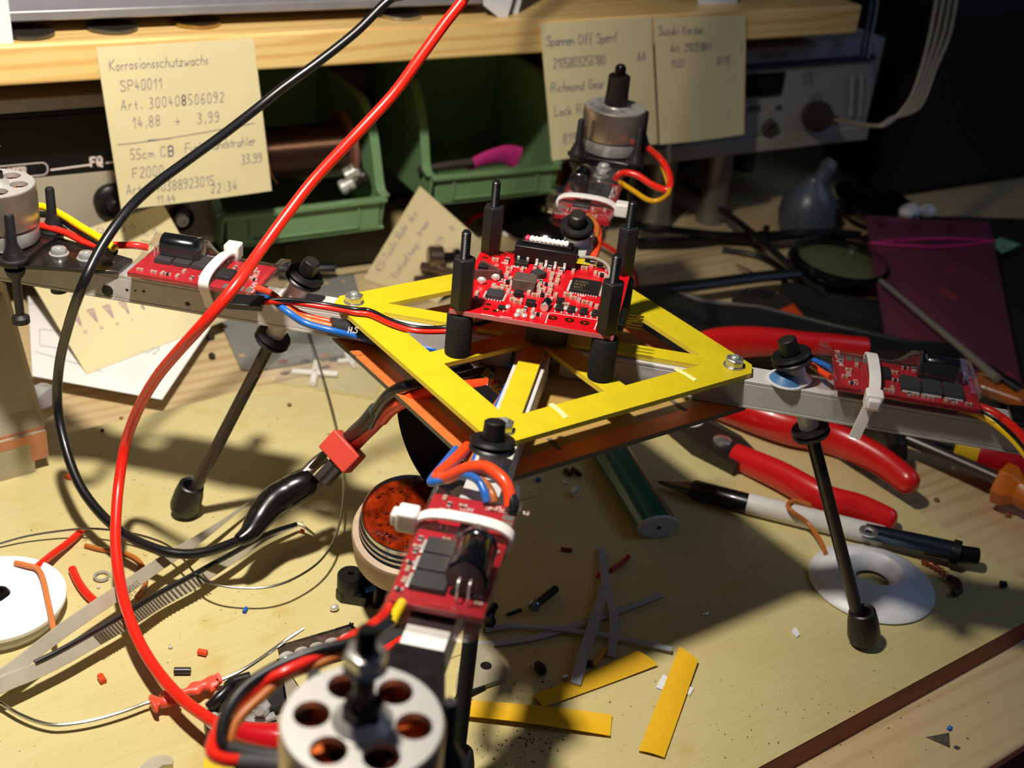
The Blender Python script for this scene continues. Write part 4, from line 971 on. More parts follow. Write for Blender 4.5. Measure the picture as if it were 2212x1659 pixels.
for (u, v, w) in ((1630, 233, 9), (1682, 231, 4)): MB().box(BF(u, v, dR-.6), (w, 1, 2), (BX, BN, ZZ)).build('switch_mark', dgreyp, RI)
mb = MB(); fR = lambda a, b: (bf(a, dR-.7, b), -BN)
for (t, u, v, h) in (('POWER SUPPLY', 1640, 128, 3.2), ('0-30V', 1735, 165, 2.6), ('0-2,5A', 1735, 180, 2.6), ('OUTPUT', 1752, 212, 2.4)):
    s_, z_ = BS(u, v, dR-.7); write_on(mb, fR, strokes(t, s_, z_, h, 0, 0), .35, off=.03 if v > 140 else 1.2)
mb.build('panel_print', M('faded_print', (92, 90, 96), .6), RI)
for u in (1842, 1862): MB().cyl(BF(u, 165, dR-1), BF(u-4, 250, dR-1), 1.3, seg=10).build('handle_bar', alu, RI)
for (u, v) in ((1387, 478), (1520, 470)):
    p = G(u, v, ZT); p2 = V((p.x, p.y, zlo))
    p = bf((p-BO).dot(BX), dR+14, ZT); p2 = bf((p-BO).dot(BX), dR+14, zlo)
    MB().lathe([(9.2, 0), (9.2, 1.5), (8.4, 2), (8.4, 44), (9, 47)], p, seg=28).build('foot', M('dull_metal_foot', (150, 145, 135), .4, .7), RI)
for s in (s0+20, s1-20): MB().cyl(bf(s, 110, ZT), bf(s, 110, zlo+1), 8.4).build('foot', dgreyp, RI)
# plug and cable bundle
gb = M('grey_cable', (150, 146, 132), .5)
pp = [BF(1768, 255, dR-2), BF(1772, 262, dR-16)]
CB = root('cable_bundle', BF(1760, 258, dR-2), 'grey stranded cable bundle with dark round plug in front of the power supply', 'cable')
e1 = D(1852, 270, 700); b0 = BF(1762, 250, dR-2.5); dr = (e1-b0).normalized()
MB().lathe([(9.5, 0), (9.8, 2), (9.8, 6), (7.6, 8), (6.6, 20), (3.2, 34), (2.8, 44)], b0, dr, 28).build('plug', M('brown_black_plug', (44, 34, 30), .5), CB)
for i in range(4):
    o_ = i*9
    MB().tube([b0+dr*40, D(1890, 272, 690), D(1925, 262-i*2, 688), D(1965+i*7, 215+o_*.6, 686), D(1990+i*10, 150, 684), D(2010+i*14, 70, 682), D(2030+i*14, -40, 680)], 1.15, 8).build('cable_strand', gb, CB)
# ---- far right clutter
blackc = M('black_cloth', (12, 11, 11), .85, bump=(300, .6))
bp = G(1965, 478, ZT)
tag(MB().box(V((bp.x+120, bp.y+62, 60)), (190, 80, 130), (BX, BN, ZZ)).build('black_case', blackc, bevel=6, seg=4), 'large black case in the dark right corner of the bench', 'case')
CBs = root('framed_panel', bf(0, 0, 0), 'dark framed panel fixed on the wall at the upper right', 'panel')
pA = onpl(2170, -40, V((0, 436, 0)), V((0, 1, 0))); pB = onpl(2330, 145, V((0, 436, 0)), V((0, 1, 0)))
CBs.location = ((pA+pB)/2)*.001; CBs['_o'] = tuple((pA+pB)/2)
MB().box((pA+pB)/2+V((0, 3, 0)), (abs(pA.x-pB.x), 5, abs(pA.z-pB.z))).build('panel_board', M('dark_board', (40, 38, 36), .6), CBs)
for (c_, d_) in ((((pA+pB)/2+V((0, 0, abs(pA.z-pB.z)/2))), (abs(pA.x-pB.x), 5, 4)), (((pA+pB)/2-V((0, 0, abs(pA.z-pB.z)/2))), (abs(pA.x-pB.x), 5, 4)), (((pA+pB)/2-V((abs(pA.x-pB.x)/2, 0, 0))), (4, 5, abs(pA.z-pB.z))), (((pA+pB)/2+V((abs(pA.x-pB.x)/2, 0, 0))), (4, 5, abs(pA.z-pB.z)))):
    MB().box(c_, d_).build('frame_bar', M('dark_frame', (52, 50, 48), .4), CBs)
for i, (u, m_, lb) in enumerate(((1868, M('navy_wire', (30, 36, 60), .5), 'dark blue hanging wire beside the shelf end'), (1880, w_black, 'black hanging wire beside the shelf end'), (1955, M('dark_red_wire', (90, 16, 14), .5), 'dark red wire hanging in the dark corner'))):
    P = [D(u+18, -40, 760), D(u+10, 30, 758), D(u-2, 90, 755), D(u-8, 128, 752)] if i < 2 else [D(1955, -40, 900), D(1957, 20, 900), D(1960, 60, 898), D(1990, 50, 895), D(2020, -30, 890)]
    tag(MB().tube(P, 1.3, 8).build('hanging_wire', m_), lb, 'wire', 'wires hanging in the dark corner')
tag(MB().tube([D(1905, -40, 880), D(1912, 30, 880), D(1935, 60, 880), D(1965, 55, 880), D(1985, 10, 880), D(1995, -40, 880)], 2, 8).build('hanging_wire', w_black), 'thick black wire loop hanging in the dark corner', 'wire', 'wires hanging in the dark corner')
# grey flask
fp = G(1735, 500, ZT)
FL = root('dust_blower', fp, 'grey rubber bulb with a tilted neck standing at the back of the bench', 'bulb')
grb = M('smoky_rubber', (74, 82, 92), .35, spec=.6, var=(60, .3))
MB().lathe([(12, 0), (17, 3), (18.5, 12), (17, 22), (12, 30), (6, 35), (5, 37)], fp+V((0, 0, 0)), (.0, .0, 1), 36).build('bulb_body', grb, FL)
MB().lathe([(5.6, 0), (5.4, 10), (6.2, 12), (4.6, 14), (4, 17)], fp+V((4, 0, 32)), (.45, -.1, .9), 24).build('neck', grb, FL)
# black dish and magnifier
dp = G(1890, 440, 8)
BD = tag(MB().lathe([(20, -8), (27, -2), (28, 2), (26.5, 3.4), (24, 2.4), (14, -2), (.1, -3)], dp, (.05, -.15, 1), 48).build('black_dish', M('gloss_black', (10, 10, 11), .12, coat=.6)), 'glossy black round lid lying near the black case', 'lid')
mp0 = G(1815, 572, 4)
MG = root('magnifier', G(1800, 575, ZT), 'round magnifying lens in a black ring lying at the back right', 'magnifier')
MB().lathe([(25, -10), (29, -9), (31, 0), (29.5, 4), (26, 4.4), (25.5, 2)], mp0, (0, -.05, 1), 56, closed=True).build('lens_ring', M('gloss_black', (0, 0, 0)), MG)
MB().lathe([(.1, 2.2), (14, 1.8), (25.6, .2), (25.6, -1), (.1, -1.2)], mp0, (0, -.05, 1), 48).build('lens', M('bench_reflection_lens', (92, 96, 62), .35, coat=.3), MG)  # yellow-green reflection of the bench put into the lens colour
MB().tube([mp0+V((-34, 2, 0)), mp0+V((-60, 8, 0)), mp0+V((-96, 14, 0)), mp0+V((-150, 24, 0))], lambda t: (4.5, 3), 12, n=4).build('lens_arm', blk, MG)
# folding arm with pivot screw
def barp(name, P, w, t, m_, lb, cat='tool', group=None):
    return tag(MB().strap(P, w, t, (P[-1]-P[0]).cross(ZZ), n=5).build(name, m_, bevel=.3), lb, cat, group)
HA = root('flat_arm_tool', G(1500, 510, ZT), 'flat black jointed arm with pivot screw lying across the back of the bench', 'tool')
MB().strap([G(1372, 488, 0), G(1480, 500, 0), G(1560, 508, 0), G(1668, 512, 0)], 8, 2, (-.3, 1, 0)).build('upper_arm', blk, HA)
MB().strap([G(1372, 522, -2.5), G(1480, 520, -2.5), G(1560, 512, -2.5), G(1668, 512, -2.5)], 8, 2, (-.3, 1, 0)).build('lower_arm', blk, HA)
MB().strap([G(1640, 514, 2), G(1740, 505, 2), G(1850, 508, 2), G(1880, 520, 2)], 9, 3, (-.3, 1, 0)).build('end_arm', blk, HA)
MB().lathe([(5.5, 0), (5.5, 3), (2, 3.4), (2, 8)], G(1651, 515, 2), seg=20).build('pivot_screw', darkm, HA)
tag(MB().tube([G(1480, 395, 6), G(1540, 440, 2), G(1620, 500, 8), G(1690, 560, 6), G(1745, 610, 2), G(1790, 640, 0)], 2.4, 10).build('cable', w_black), 'thick black cable running diagonally over the back of the bench', 'cable')
tag(MB().tube([G(1560, 540, ZT+1.6), G(1640, 555, ZT+1.6), G(1700, 590, ZT+1.6)], 2, 10).build('cable', blk), 'short black cable end beside the magnifier', 'cable')
tag(MB().tube([G(1590, 572, -3), G(1612, 582, -4), G(1632, 592, -4)], .7, 6).build('wire_piece', M('dark_brown_bit', (60, 40, 24), .6)), 'dark brown bent wire bit on the wood behind the black tool', 'wire piece')
# connector with ribs and orange triangle
a_ = G(1592, 640, 0); b_ = G(1758, 690, 0); ex = (b_-a_).normalized(); ey = V((-ex.y, ex.x, 0))
RC = root('ribbed_connector', (a_+b_)/2+V((0, 0, ZT)), 'black ribbed plastic wedge with an orange triangle on its side', 'connector')
w_ = (b_-a_).length
MB().prism([(0, -6), (w_*.25, 12), (w_*.55, 8), (w_, -12), (w_*.9, -16), (0, -9)], ZT+.2, 4, a_, (ex, ey, ZZ)).build('wedge_body', M('olive_black', (40, 36, 28), .5), RC, bevel=.6)
for i in range(6): MB().box(a_+ex*(4+i*2.6)+ey*(0+i*1.1)+ZZ*4.2, (.9, 12, .8), (ex, ey, ZZ)).build('rib', blk, RC)
MB().prism([(w_*.7, 3), (w_*.62, -10), (w_*.98, -12.5)], 4.05, 4.3, a_, (ex, ey, ZZ)).build('orange_triangle', M('orange_print', (196, 64, 10), .5), RC)
# ---- pink zip bag
film_p = film('pink_bag_film', (222, 140, 172), tint=.94, gloss=.07, haze=.13)
c = [G(1868, 466, 10), G(2138, 480, 16), G(2215, 870, 8), G(1912, 722, 3)]
ZBg = root('zip_bag', G(2030, 660, ZT), 'pink translucent zip bag with small red parts lying on the dark tools at the right', 'zip bag')
fn = sheet(c, 1.5, 0, (0, 0, 1))
MB().grid(lambda a, b: fn(a, b)[0]+ZZ*(.8*math.sin(a*9)*math.cos(b*7)), 20, 20, th=1.4).build('bag_film', film_p, ZBg)
zm = M('pink_zip', (200, 40, 120), .4, sss=.2)
for dv in (0, 1):
    MB().tube([fn(x, .715+.135*x+(.016 if dv else -.016)*math.sin(pi*x)*2)[0]+ZZ*1.6 for x in (0, .25, .5, .75, 1)], .7, 8, n=4).build('zip_seal', zm, ZBg)
mb = MB(); 
for (x, y) in ((.09, .89), (.37, .9), (.64, .9)): write_on(mb, fn, strokes('BLA', x*100, y*100, 3, 0, 0), .8, 0, 100, 100, off=2.2)
mb.build('bag_print', M('dark_bag_print', (60, 20, 40), .6), ZBg)
for (x, y, dx_, dy_, m_, lb) in ((.58, .45, 4, 14, w_red, 'red shrink tube piece'), (.62, .62, 9, 6, M('rust_orange', (190, 70, 20), .5), 'rust orange flat piece'), (.92, .1, 6, 6, w_red, 'small red piece near the corner'), (.95, .06, 5, 5, w_red, 'second small red piece in the corner')):
    p = fn(x, y)[0]+ZZ*-.6
    tag(MB().box(p, (dx_*.8, dy_*.8, 1.0), (BX, BN, ZZ)).build('plastic_piece', m_, bevel=.3), lb+' inside the pink zip bag', 'plastic piece')
MB().box(G(2185, 525, 6), (26, 16, 1), ((BX+BN*.3).normalized(), (BN-BX*.3).normalized(), ZZ))
tag(MB().prism([(0, 0), (24, 6), (20, 18), (4, 16)], 0, .5, G(2165, 548, 8), (BX, BN, ZZ)).build('label_card', M('green_white_label', (120, 170, 140), .6, var=(500, .5))), 'small green speckled card right of the pink bag', 'card')
tag(MB().ball(G(1965, 458, 6), 8, sq=(1, .8, .7)).build('cotton_ball', paper_w), 'white cotton ball above the pink bag, left one', 'cotton ball', 'cotton balls')
tag(MB().ball(G(2003, 456, 6), 6.5, sq=(1, .8, .7)).build('cotton_ball', paper_w), 'smaller white cotton ball above the pink bag, right one', 'cotton ball', 'cotton balls')
tag(MB().prism([(p.x, p.y) for p in (G(1985, 468, 1), G(2330, 480, 1), G(2460, 900, 1), G(2185, 868, 1), G(2070, 660, 1))], ZT+.1, 1.5).build('black_folder', blackc, bevel=1), 'flat black folder lying under the right half of the pink zip bag', 'folder')
tag(MB().prism([(p.x, p.y) for p in (G(1692, 606, 0), G(1790, 640, 0), (G(1905, 655, 0)), G(1945, 722, 0), G(1800, 688, 0), G(1700, 648, 0))], ZT+.1, 0).build('black_pouch', blackc, bevel=1.5), 'flat black pouch lying between the magnifier and the crimping pliers', 'pouch')
# thin screwdriver over the bag
TS = root('slim_screwdriver', G(2030, 715, 0), 'slim grey steel rod tool resting across the pink bag', 'screwdriver')
MB().tube([G(1902, 606, 12), G(2155, 818, 14)], lambda t: 1.3+.9*min(1, t*3), 12, n=10).build('shaft', M('dull_steel', (170, 168, 160), .4, .6), TS)
MB().tube([G(2128, 796, 12), G(2205, 845, 10)], 3, 12, n=4).build('tip_holder', blk, TS)
# ---- big black tool and red handles behind the right arm
BT = root('crimping_pliers', G(1600, 700, ZT), 'large black crimping pliers with one red and one black handle behind the right arm', 'pliers')
BTm = M('worn_black_steel', (26, 25, 26), .5, bump=(60, .4), var=(160, .3))
def poly(name, uv, z0, z1, m_, par=None, bevel=1.0, **k):
    P = [G(u, v, z1) for u, v in uv]
    return MB().prism([(p.x, p.y) for p in P], z0, z1, m=0).build(name, m_, par, bevel=bevel)
poly('tool_body', [(1362, 640), (1420, 618), (1520, 652), (1640, 664), (1800, 705), (1960, 738), (2070, 748), (2070, 775), (1900, 762), (1700, 740), (1560, 730), (1475, 745), (1400, 745)], ZT+.3, 9, BTm, BT, 1.5)
MB().tube([G(1478, 765, 8), G(1540, 745, 11), (G(1640, 738, 13)), G(1760, 742, 13), G(1868, 752, 11)], lambda t: (5.5+3.2*math.sin(pi*min(1, t*1.2+.15)), 5.5), 18, n=8, flat=(0, 0, 1)).build('red_handle', M('red_dipped_vinyl', (206, 24, 26), .3, coat=.3), BT)
MB().tube([G(1750, 850, 4), G(1830, 888, 5), G(1900, 922, 5), G(1930, 960, 4), G(1935, 985, 3)], lambda t: (7+2*math.sin(pi*t), 5), 16, n=8, flat=(0, 0, 1)).build('black_handle', blk, BT)
poly('tool_jaw', [(1365, 680), (1480, 700), (1500, 760), (1440, 745)], ZT+.3, 12, BTm, BT)
RP = root('red_handled_pliers', G(1750, 990, ZT), 'pliers with two glossy red handles lying under the right arm', 'pliers')
redv = MATS['red_dipped_vinyl']
MB().tube([G(1500, 855, 6), G(1600, 890, 9), G(1700, 925, 9), G(1800, 948, 8), G(1900, 995, 7), G(1978, 1055, 5)], lambda t: ((5.2+2.6*math.sin(pi*(t*.8+.15)))*(1 if t < .93 else math.sqrt(max(.05, 1-((t-.93)/.075)**2))), 5.2*(1 if t < .93 else math.sqrt(max(.05, 1-((t-.93)/.075)**2)))), 20, n=10, flat=(0, 0, 1)).build('upper_handle', redv, RP)
MB().tube([G(1588, 985, 5), G(1680, 1025, 7), G(1780, 1078, 7), G(1860, 1100, 6), G(1935, 1132, 4)], lambda t: ((5.2+1.5*math.sin(pi*(t*.9+.1)))*(1 if t < .92 else math.sqrt(max(.05, 1-((t-.92)/.085)**2))), 4.8*(1 if t < .92 else math.sqrt(max(.05, 1-((t-.92)/.085)**2)))), 20, n=10, flat=(0, 0, 1)).build('lower_handle', redv, RP)
poly('jaws', [(1440, 905), (1500, 890), (1600, 945), (1640, 985), (1590, 1000), (1500, 955)], ZT+5.2, 6.5, M('dark_tool_steel', (64, 58, 52), .4, .7), RP, 1)
MB().lathe([(4, 0), (4, 1.2), (3, 1.8)], G(1560, 955, 6.5), seg=24).build('pivot', steel, RP)
tag(MB().tube([G(1470, 912, 6), G(1490, 922, 6), G(1512, 918, 6), G(1520, 900, 6), G(1518, 890, 6)], 1.0, 8).build('white_hook', nylon), 'small white plastic hook beside the pliers pivot', 'hook')
# ---- screwdrivers right edge
SD = root('screwdriver', G(2100, 1000, ZT), 'screwdriver with long dark shaft and orange handle at the right edge', 'screwdriver')
MB().tube([G(1930, 935, 4), G(2030, 978, 4), G(2160, 1035, 5)], 2.9, 14, n=4).build('shaft', M('dark_shaft', (92, 88, 86), .35, .8), SD)
e0, e1 = G(2155, 1040, 5), G(2300, 1105, 5); dd = (e1-e0).normalized()
MB().lathe([(7, 0), (9.5, .5), (9.5, 5), (6.5, 9), (7.5, 20), (8, 40), (7, 44)], e0, dd, 6, sm=False).build('handle', M('amber_orange_handle', (206, 110, 22), .3, coat=.4, sss=.2), SD, bevel=.6)
RY = root('screwdriver', G(2140, 985, ZT), 'screwdriver with red and yellow handle below the right arm', 'screwdriver')
e0, e1 = G(2062, 965, 6), G(2230, 1010, 6); dd = (e1-e0).normalized()
MB().lathe([(7, 0), (8, 1), (8, 10)], e0, dd, 24).build('yellow_collar', M('yellow_collar_m', (210, 170, 20), .4), RY)
MB().lathe([(8.2, 0), (8.6, 4), (8.4, 34), (7, 37)], e0+dd*10, dd, 24).build('red_handle', M('deep_red_handle', (170, 14, 24), .25, coat=.4), RY)
MB().tube([e0-dd*40, e0], 2.6, 12, n=1).build('shaft', blk, RY)
mb = MB(); o_ = e0+dd*16+ZZ*8.45
write_on(mb, lambda a, b: (o_+dd*a+V((dd.y, -dd.x, 0))*-b, ZZ), strokes('VDE 2', 0, -1.5, 3, 0, 0), .4, off=.25); mb.build('handle_print', silk, RY)
AH = root('amber_handle_tool', G(2160, 845, 0), 'amber brown handle end with a round hole behind the right speed controller', 'handle')
e0, e1 = G(2108, 822, 6), G(2240, 868, 6); dd = (e1-e0).normalized(); pe = V((-dd.y, dd.x, 0))
MB().tube([e0, e0+dd*6, e0+dd*20, e0+dd*40], lambda t: (6+3*min(1, t*4), 5), 20, n=6, flat=pe).build('handle_body', M('amber_wood', (178, 92, 24), .25, coat=.5, var=(60, .25)), AH)
MB().lathe([(4.2, 0), (4.2, .3)], e0+dd*7+ZZ*4.6, seg=24).build('hole', M('dark_hole', (50, 20, 8), .6), AH)
# ---- pen
def rodthing(name, label, cat, segs, group=None):
    r = root(name, (segs[0][1]+segs[-1][2])/2*1.0, label, cat, group)
    r['_o'] = tuple(r['_o'])
    for nm, a, b, prof, m_ in segs:
        L = (b-a).length; MB().lathe([(x, z*L) for x, z in prof], a, b-a, 28).build(nm, m_, r)
    return r
zz = 4.3
t0, t1, t2, t3 = G(1420, 1040, 3.0), G(1492, 1055, 3.8), G(1614, 1087, zz), G(1905, 1158, zz)
rodthing('marker_pen', 'pen with black grip, white barrel and pointed metal tip lying on the mat', 'pen', [('tip', t0, t1, [(.3, 0), (1.0, .1), (2.6, .8), (3.1, 1)], M('pen_metal', (150, 140, 130), .2, 1)), ('grip', t1, t2, [(3.2, 0), (4.0, .06), (4.1, 1)], M('pen_black', (16, 15, 15), .3, coat=.3)), ('barrel', t2, t3, [(4.3, 0), (4.3, 1), (3.9, 1.01)], M('pen_white', (214, 212, 205), .35, coat=.2))])
tag(MB().tube([G(1700, 1100, 10), G(1702, 1086, 11), G(1722, 1082, 11), G(1752, 1088, 9)], .9, 8).build('wire_piece', w_brown), 'brown wire hook lying over the white pen barrel', 'wire piece') if False else None
tag(MB().tube([G(1752, 1092, 9.4), G(1720, 1082, 9.6), G(1702, 1090, 9.6), G(1712, 1106, 9), G(1745, 1130, 5), G(1770, 1165, 4), G(1784, 1196, 4.5)], .95, 8).build('wire_piece', w_brown), 'brown wire hooked over the pen and reaching the white disc', 'wire piece')
# steel clip piece
t0, t1, t2 = G(1868, 1146, 6.5), G(2072, 1196, 6.5), G(2112, 1202, 6.5)
dk = M('dark_blue_steel', (90, 104, 120), .2, .95)
r = root('crocodile_clip', G(1980, 1180, 0), 'dark chromed clip with tube end lying beyond the white disc', 'clip')
MB().tube([t0, G(1960, 1168, 6.5), t1], lambda t: (3.0+1.6*t, 2.6+1.5*t), 12, n=4, flat=(0, 0, 1)).build('clip_body', dk, r)
MB().lathe([(2, -.6), (3.6, -.4), (3.6, .4), (2, .6)], G(1876, 1148, 9.5), seg=20, closed=True).build('eyelet', steel, r)
MB().cyl(G(2055, 1192, 6.5), G(2072, 1197, 6.5), 5.2).build('collar', blk, r)
MB().cyl(t1, t2, 3.4).build('tube_end', darkm, r)
# white funnel disc
fp = G(1881, 1262, 0)
tag(MB().lathe([(23.2, .2), (23.6, .8), (23.0, 1.8), (17, 4.8), (11.2, 7.4), (10.3, 7.6), (9.4, 7.0), (7.6, 4.2), (6.6, 2.6), (6.4, 1.6), (9.5, 4.2), (17, 2.2), (22.5, .2)], fp, seg=72, closed=True).build('funnel_disc', M('white_polyethylene', (226, 228, 232), .4, sss=.15, bump=(60, .2))), 'white plastic funnel shaped disc with a central hole on the mat', 'disc')
mb = MB().tube([G(1992, 1212, 1.5), G(2010, 1218, 2), G(2032, 1232, 2), G(2050, 1248, 1.5)], lambda t: 1.1+.25*math.sin(t*40), 8, n=12).build('copper_braid', M('bare_copper', (200, 120, 80), .3, 1, bump=(900, 1))); tag(mb, 'frayed copper braid end behind the white disc', 'wire')
MB().tube([G(2050, 1248, 1.5), G(2068, 1258, 1.8), G(2072, 1276, 1.4), G(2060, 1282, 1.2)], 1.4, 8).build('charred_end', M('burnt_brown', (60, 36, 24), .6), mb)
# green oval eraser tube
e0, e1 = G(1312, 962, 5), G(1421, 1136, 5); dd = (e1-e0).normalized(); sd = V((-dd.y, dd.x, 0))
GT = root('glue_bottle', (e0+e1)/2-ZZ*5, 'flat oval dark green bottle with a white end lying under the copper plate', 'bottle')
MB().tube([e0, e1], lambda t: (8.3, 4.9), 32, n=1, flat=sd).build('bottle_body', M('dark_green_plastic', (10, 96, 76), .28, coat=.3), GT)
MB().tube([e1-dd*.1, e1+dd*1.2], lambda t: (8.8-.6*t, 5.0-.3*t), 32, n=2, flat=sd).build('white_end', M('pale_end', (176, 192, 196), .5), GT)
MB().lathe([(.9, 0), (.9, .2)], e1+dd*1.2, dd, 12).build('end_hole', blk, GT)
MB().tube([e0-dd*4, e0], lambda t: (6, 4), 24, n=1, flat=sd).build('red_cap', MATS['deep_red_handle'], GT)
# ---- yellow tape strips
tape = M('yellow_tape', (228, 178, 14), .6, var=(40, .05))
def tapes(uv, z, label, curl=0):
    c = [G(u, v, z_) for (u, v), z_ in zip(uv, z)]
    fn = sheet(c, 0, 0, (0, 0, 1))
    f2 = lambda a, b: fn(a, b)[0]+ZZ*(curl*4*(b-.5)**2+curl*1.5*math.sin(pi*a))
    tag(MB().grid(f2, 16, 6, th=.15).build('tape_strip', tape), label, 'tape', 'yellow tape strips on the mat')
tapes([(1377, 1407), (1421, 1438), (1173, 1529), (1149, 1505)], (3, .6, .6, .5), 'yellow tape strip lying below the clear nylon strips', .4)
tapes([(1467, 1398), (1508, 1428), (1435, 1638), (1379, 1623)], (1.5, 1.2, .5, .5), 'yellow tape strip at the right, upright in the picture, over white bits', .3)
tapes([(998, 1514), (1322, 1546), (1318, 1592), (992, 1548)], (1.4, .5, .5, 1.6), 'yellow tape strip nearest the front motor', .5)
def chipbit(name, uv, z, m_, label, cat, th=.5, group=None):
    P = [G(u, v, z) for u, v in uv]; return tag(MB().prism([(p.x, p.y) for p in P], z-th, z).build(name, m_), label, cat, group)
chipbit('paper_scrap', [(1433, 1456), (1445, 1463), (1436, 1492), (1417, 1484)], .45, whitep, 'white paper scrap half under the right yellow tape strip', 'paper scrap', .35)
chipbit('paper_scrap', [(1490, 1483), (1499, 1486), (1490, 1503), (1484, 1497)], .45, whitep, 'tiny white scrap on the right side of the yellow tape strip', 'paper scrap', .35)
chipbit('paper_scrap', [(1712, 1358), (1720, 1354), (1728, 1370), (1722, 1376), (1711, 1366)], .5, whitep, 'tiny white crumb on the mat left of the right foot', 'paper scrap', .4)
# ---- clear nylon offcuts
clr = film('cloudy_nylon_film', (210, 215, 225), tint=.85, gloss=.1, haze=.55, bump=(60, .2))
for i, (P, w, lb) in enumerate((([(1300, 1183), (1307, 1250), (1326, 1330), (1321, 1418)], 3.0, 'clear nylon strip pointing straight down, rounded lower end'), ([(1308, 1262), (1285, 1340), (1262, 1410), (1243, 1478)], 3.6, 'clear nylon strip leaning left with its end on yellow tape'),
        ([(1428, 1284), (1335, 1320), (1210, 1362), (1130, 1382), (1018, 1394)], 2.6, 'clear nylon strip rising to the right beneath the others'), ([(1452, 1403), (1340, 1378), (1200, 1358), (1110, 1352), (1050, 1360)], 2.2, 'thin clear nylon strip running level to the right'))):
    z = .9+i*.9 if i < 2 else (.7 if i == 2 else 1.5)
    P3 = [G(u, v, z+(1.6 if (i < 2 and 0 < j < 3) else .3)) for j, (u, v) in enumerate(P)]
    tag(MB().strap(P3, w, .8, (P3[-1]-P3[0]).cross(ZZ), n=8).build('nylon_strip', clr, bevel=.2), lb, 'nylon strip', 'clear nylon strips under the plate')
# ================================================================ LEFT SIDE
# copper clad enclosure at the left edge
CBX = root('copper_clad_box', G(0, 985, 0), 'open box soldered from copper clad boards at the left edge', 'box')
frm = M('tinned_board', (176, 166, 142), .5, .2, var=(60, .1)); cuf = M('satin_copper', (200, 138, 104), .45, .5, var=(60, .15))
a_ = G(-160, 1085, 0); b_ = G(108, 1010, 0); ex = (b_-a_); ex.z = 0; W = ex.length; ex.normalize(); ey = V((-ex.y, ex.x, 0))
tz = 17
MB().prism([(0, 0), (W-5.5, 0), (W-5.5, 5), (W, 5), (W, tz), (0, tz)], 0, 1.5, a_+ey*1.5, (ex, ZZ, -ey)).build('front_board', frm, CBX)
MB().prism([(W-6.5, 5.2), (W-.2, 5.2), (W-.2, tz-.1), (0, tz-.1), (0, tz-4), (W-6.5, tz-4)], 0, .12, a_-ey*.01, (ex, ZZ, -ey)).build('copper_border', cuf, CBX)
MB().box(a_+ex*(W/2)+ey*11+ZZ*(tz+.6), (W, 19, 1.2), (ex, ey, ZZ)).build('top_board', cuf, CBX)
MB().box(a_+ex*(W/2-8)+ey*10+ZZ*(tz+1.4), (W-16, 10, .5), (ex, ey, ZZ)).build('top_bare_patch', frm, CBX)
s0_ = G(-30, 560, 40); 
c1, c2, c3, c4 = D(-60, 575, 455), D(8, 612, 455), a_+ex*W+ey*2+ZZ*(tz+1), a_+ex*(W-30)+ey*2+ZZ*(tz+1)
pl = MB(); nrm = (c2-c1).cross(c4-c1).normalized()
pl.add([c1, c2, c3, c4]+[p+nrm*1.5 for p in (c1, c2, c3, c4)], [(0, 1, 2, 3), (7, 6, 5, 4), (0, 4, 5, 1), (1, 5, 6, 2), (2, 6, 7, 3), (3, 7, 4, 0)], 0)
pl.build('leaning_board', frm, CBX)
# white spool disc
p = G(-4, 1322, 0)
WS = root('white_disc_spool', p, 'white round plastic spool cut by the left edge of the picture', 'spool')
MB().lathe([(22, 5.0), (22, 6.2), (21.6, 6.6), (3.2, 6.6), (3, 5)], p, seg=72).build('upper_flange', M('white_plastic', (240, 240, 238), .5), WS)
MB().lathe([(20, 0), (20, 1.5)], p, seg=60).lathe([(12, 1), (12, 5.2)], p, seg=40).build('spool_core', MATS['white_plastic'], WS)
MB().lathe([(3.4, 6.5), (2.6, 7.6), (1.4, 7.6), (1.3, 6.7)], p+V((1.5, 1, 0)), seg=24).build('center_pin', darkm, WS)
tag(MB().tube([G(33, 1216, 7.6), G(60, 1222, 8), G(80, 1228, 8), G(92, 1248, 8), G(103, 1295, 7.8), G(112, 1340, 7.7), G(118, 1372, 7.7)], .95, 8).build('wire_piece', M('orange_brown_wire', (206, 120, 64), .4)), 'orange brown wire lying curved across the white spool disc', 'wire piece')
tag(MB().tube([G(76, 1228, 7), G(110, 1200, 4), G(150, 1170, 2.5), G(176, 1146, 2.2)], 1.3, 10).build('wire_piece', w_red), 'red wire piece running up from the white spool disc', 'wire piece')
tag(MB().tube([G(156, 1229, 1.5), G(168, 1255, 1.5), G(185, 1280, 1.5), G(208, 1302, 1.5)], 1.45, 10).build('wire_piece', w_red), 'short red wire piece beside the split washer', 'wire piece')
tag(MB().tube([G(184, 1178, .9), G(215, 1186, 1), G(240, 1190, 1), G(275, 1197, 1), G(300, 1212, 1), G(313, 1235, 1), G(312, 1265, 1), G(295, 1290, 1)], .85, 8).build('wire_piece', w_brown), 'brown curved wire under the tweezers and red cable', 'wire piece')
mb = MB(); pw = G(220, 1247, .2)
mb.tube([pw+V((2.4*math.cos(t), 2.4*math.sin(t), .5+.15*t/6)) for t in [(-.5+i*.42) for i in range(15)]], lambda t: (.55, .45), 8, n=2)
tag(mb.build('split_washer', zinc), 'small split spring washer on the mat left of the red cable', 'washer')
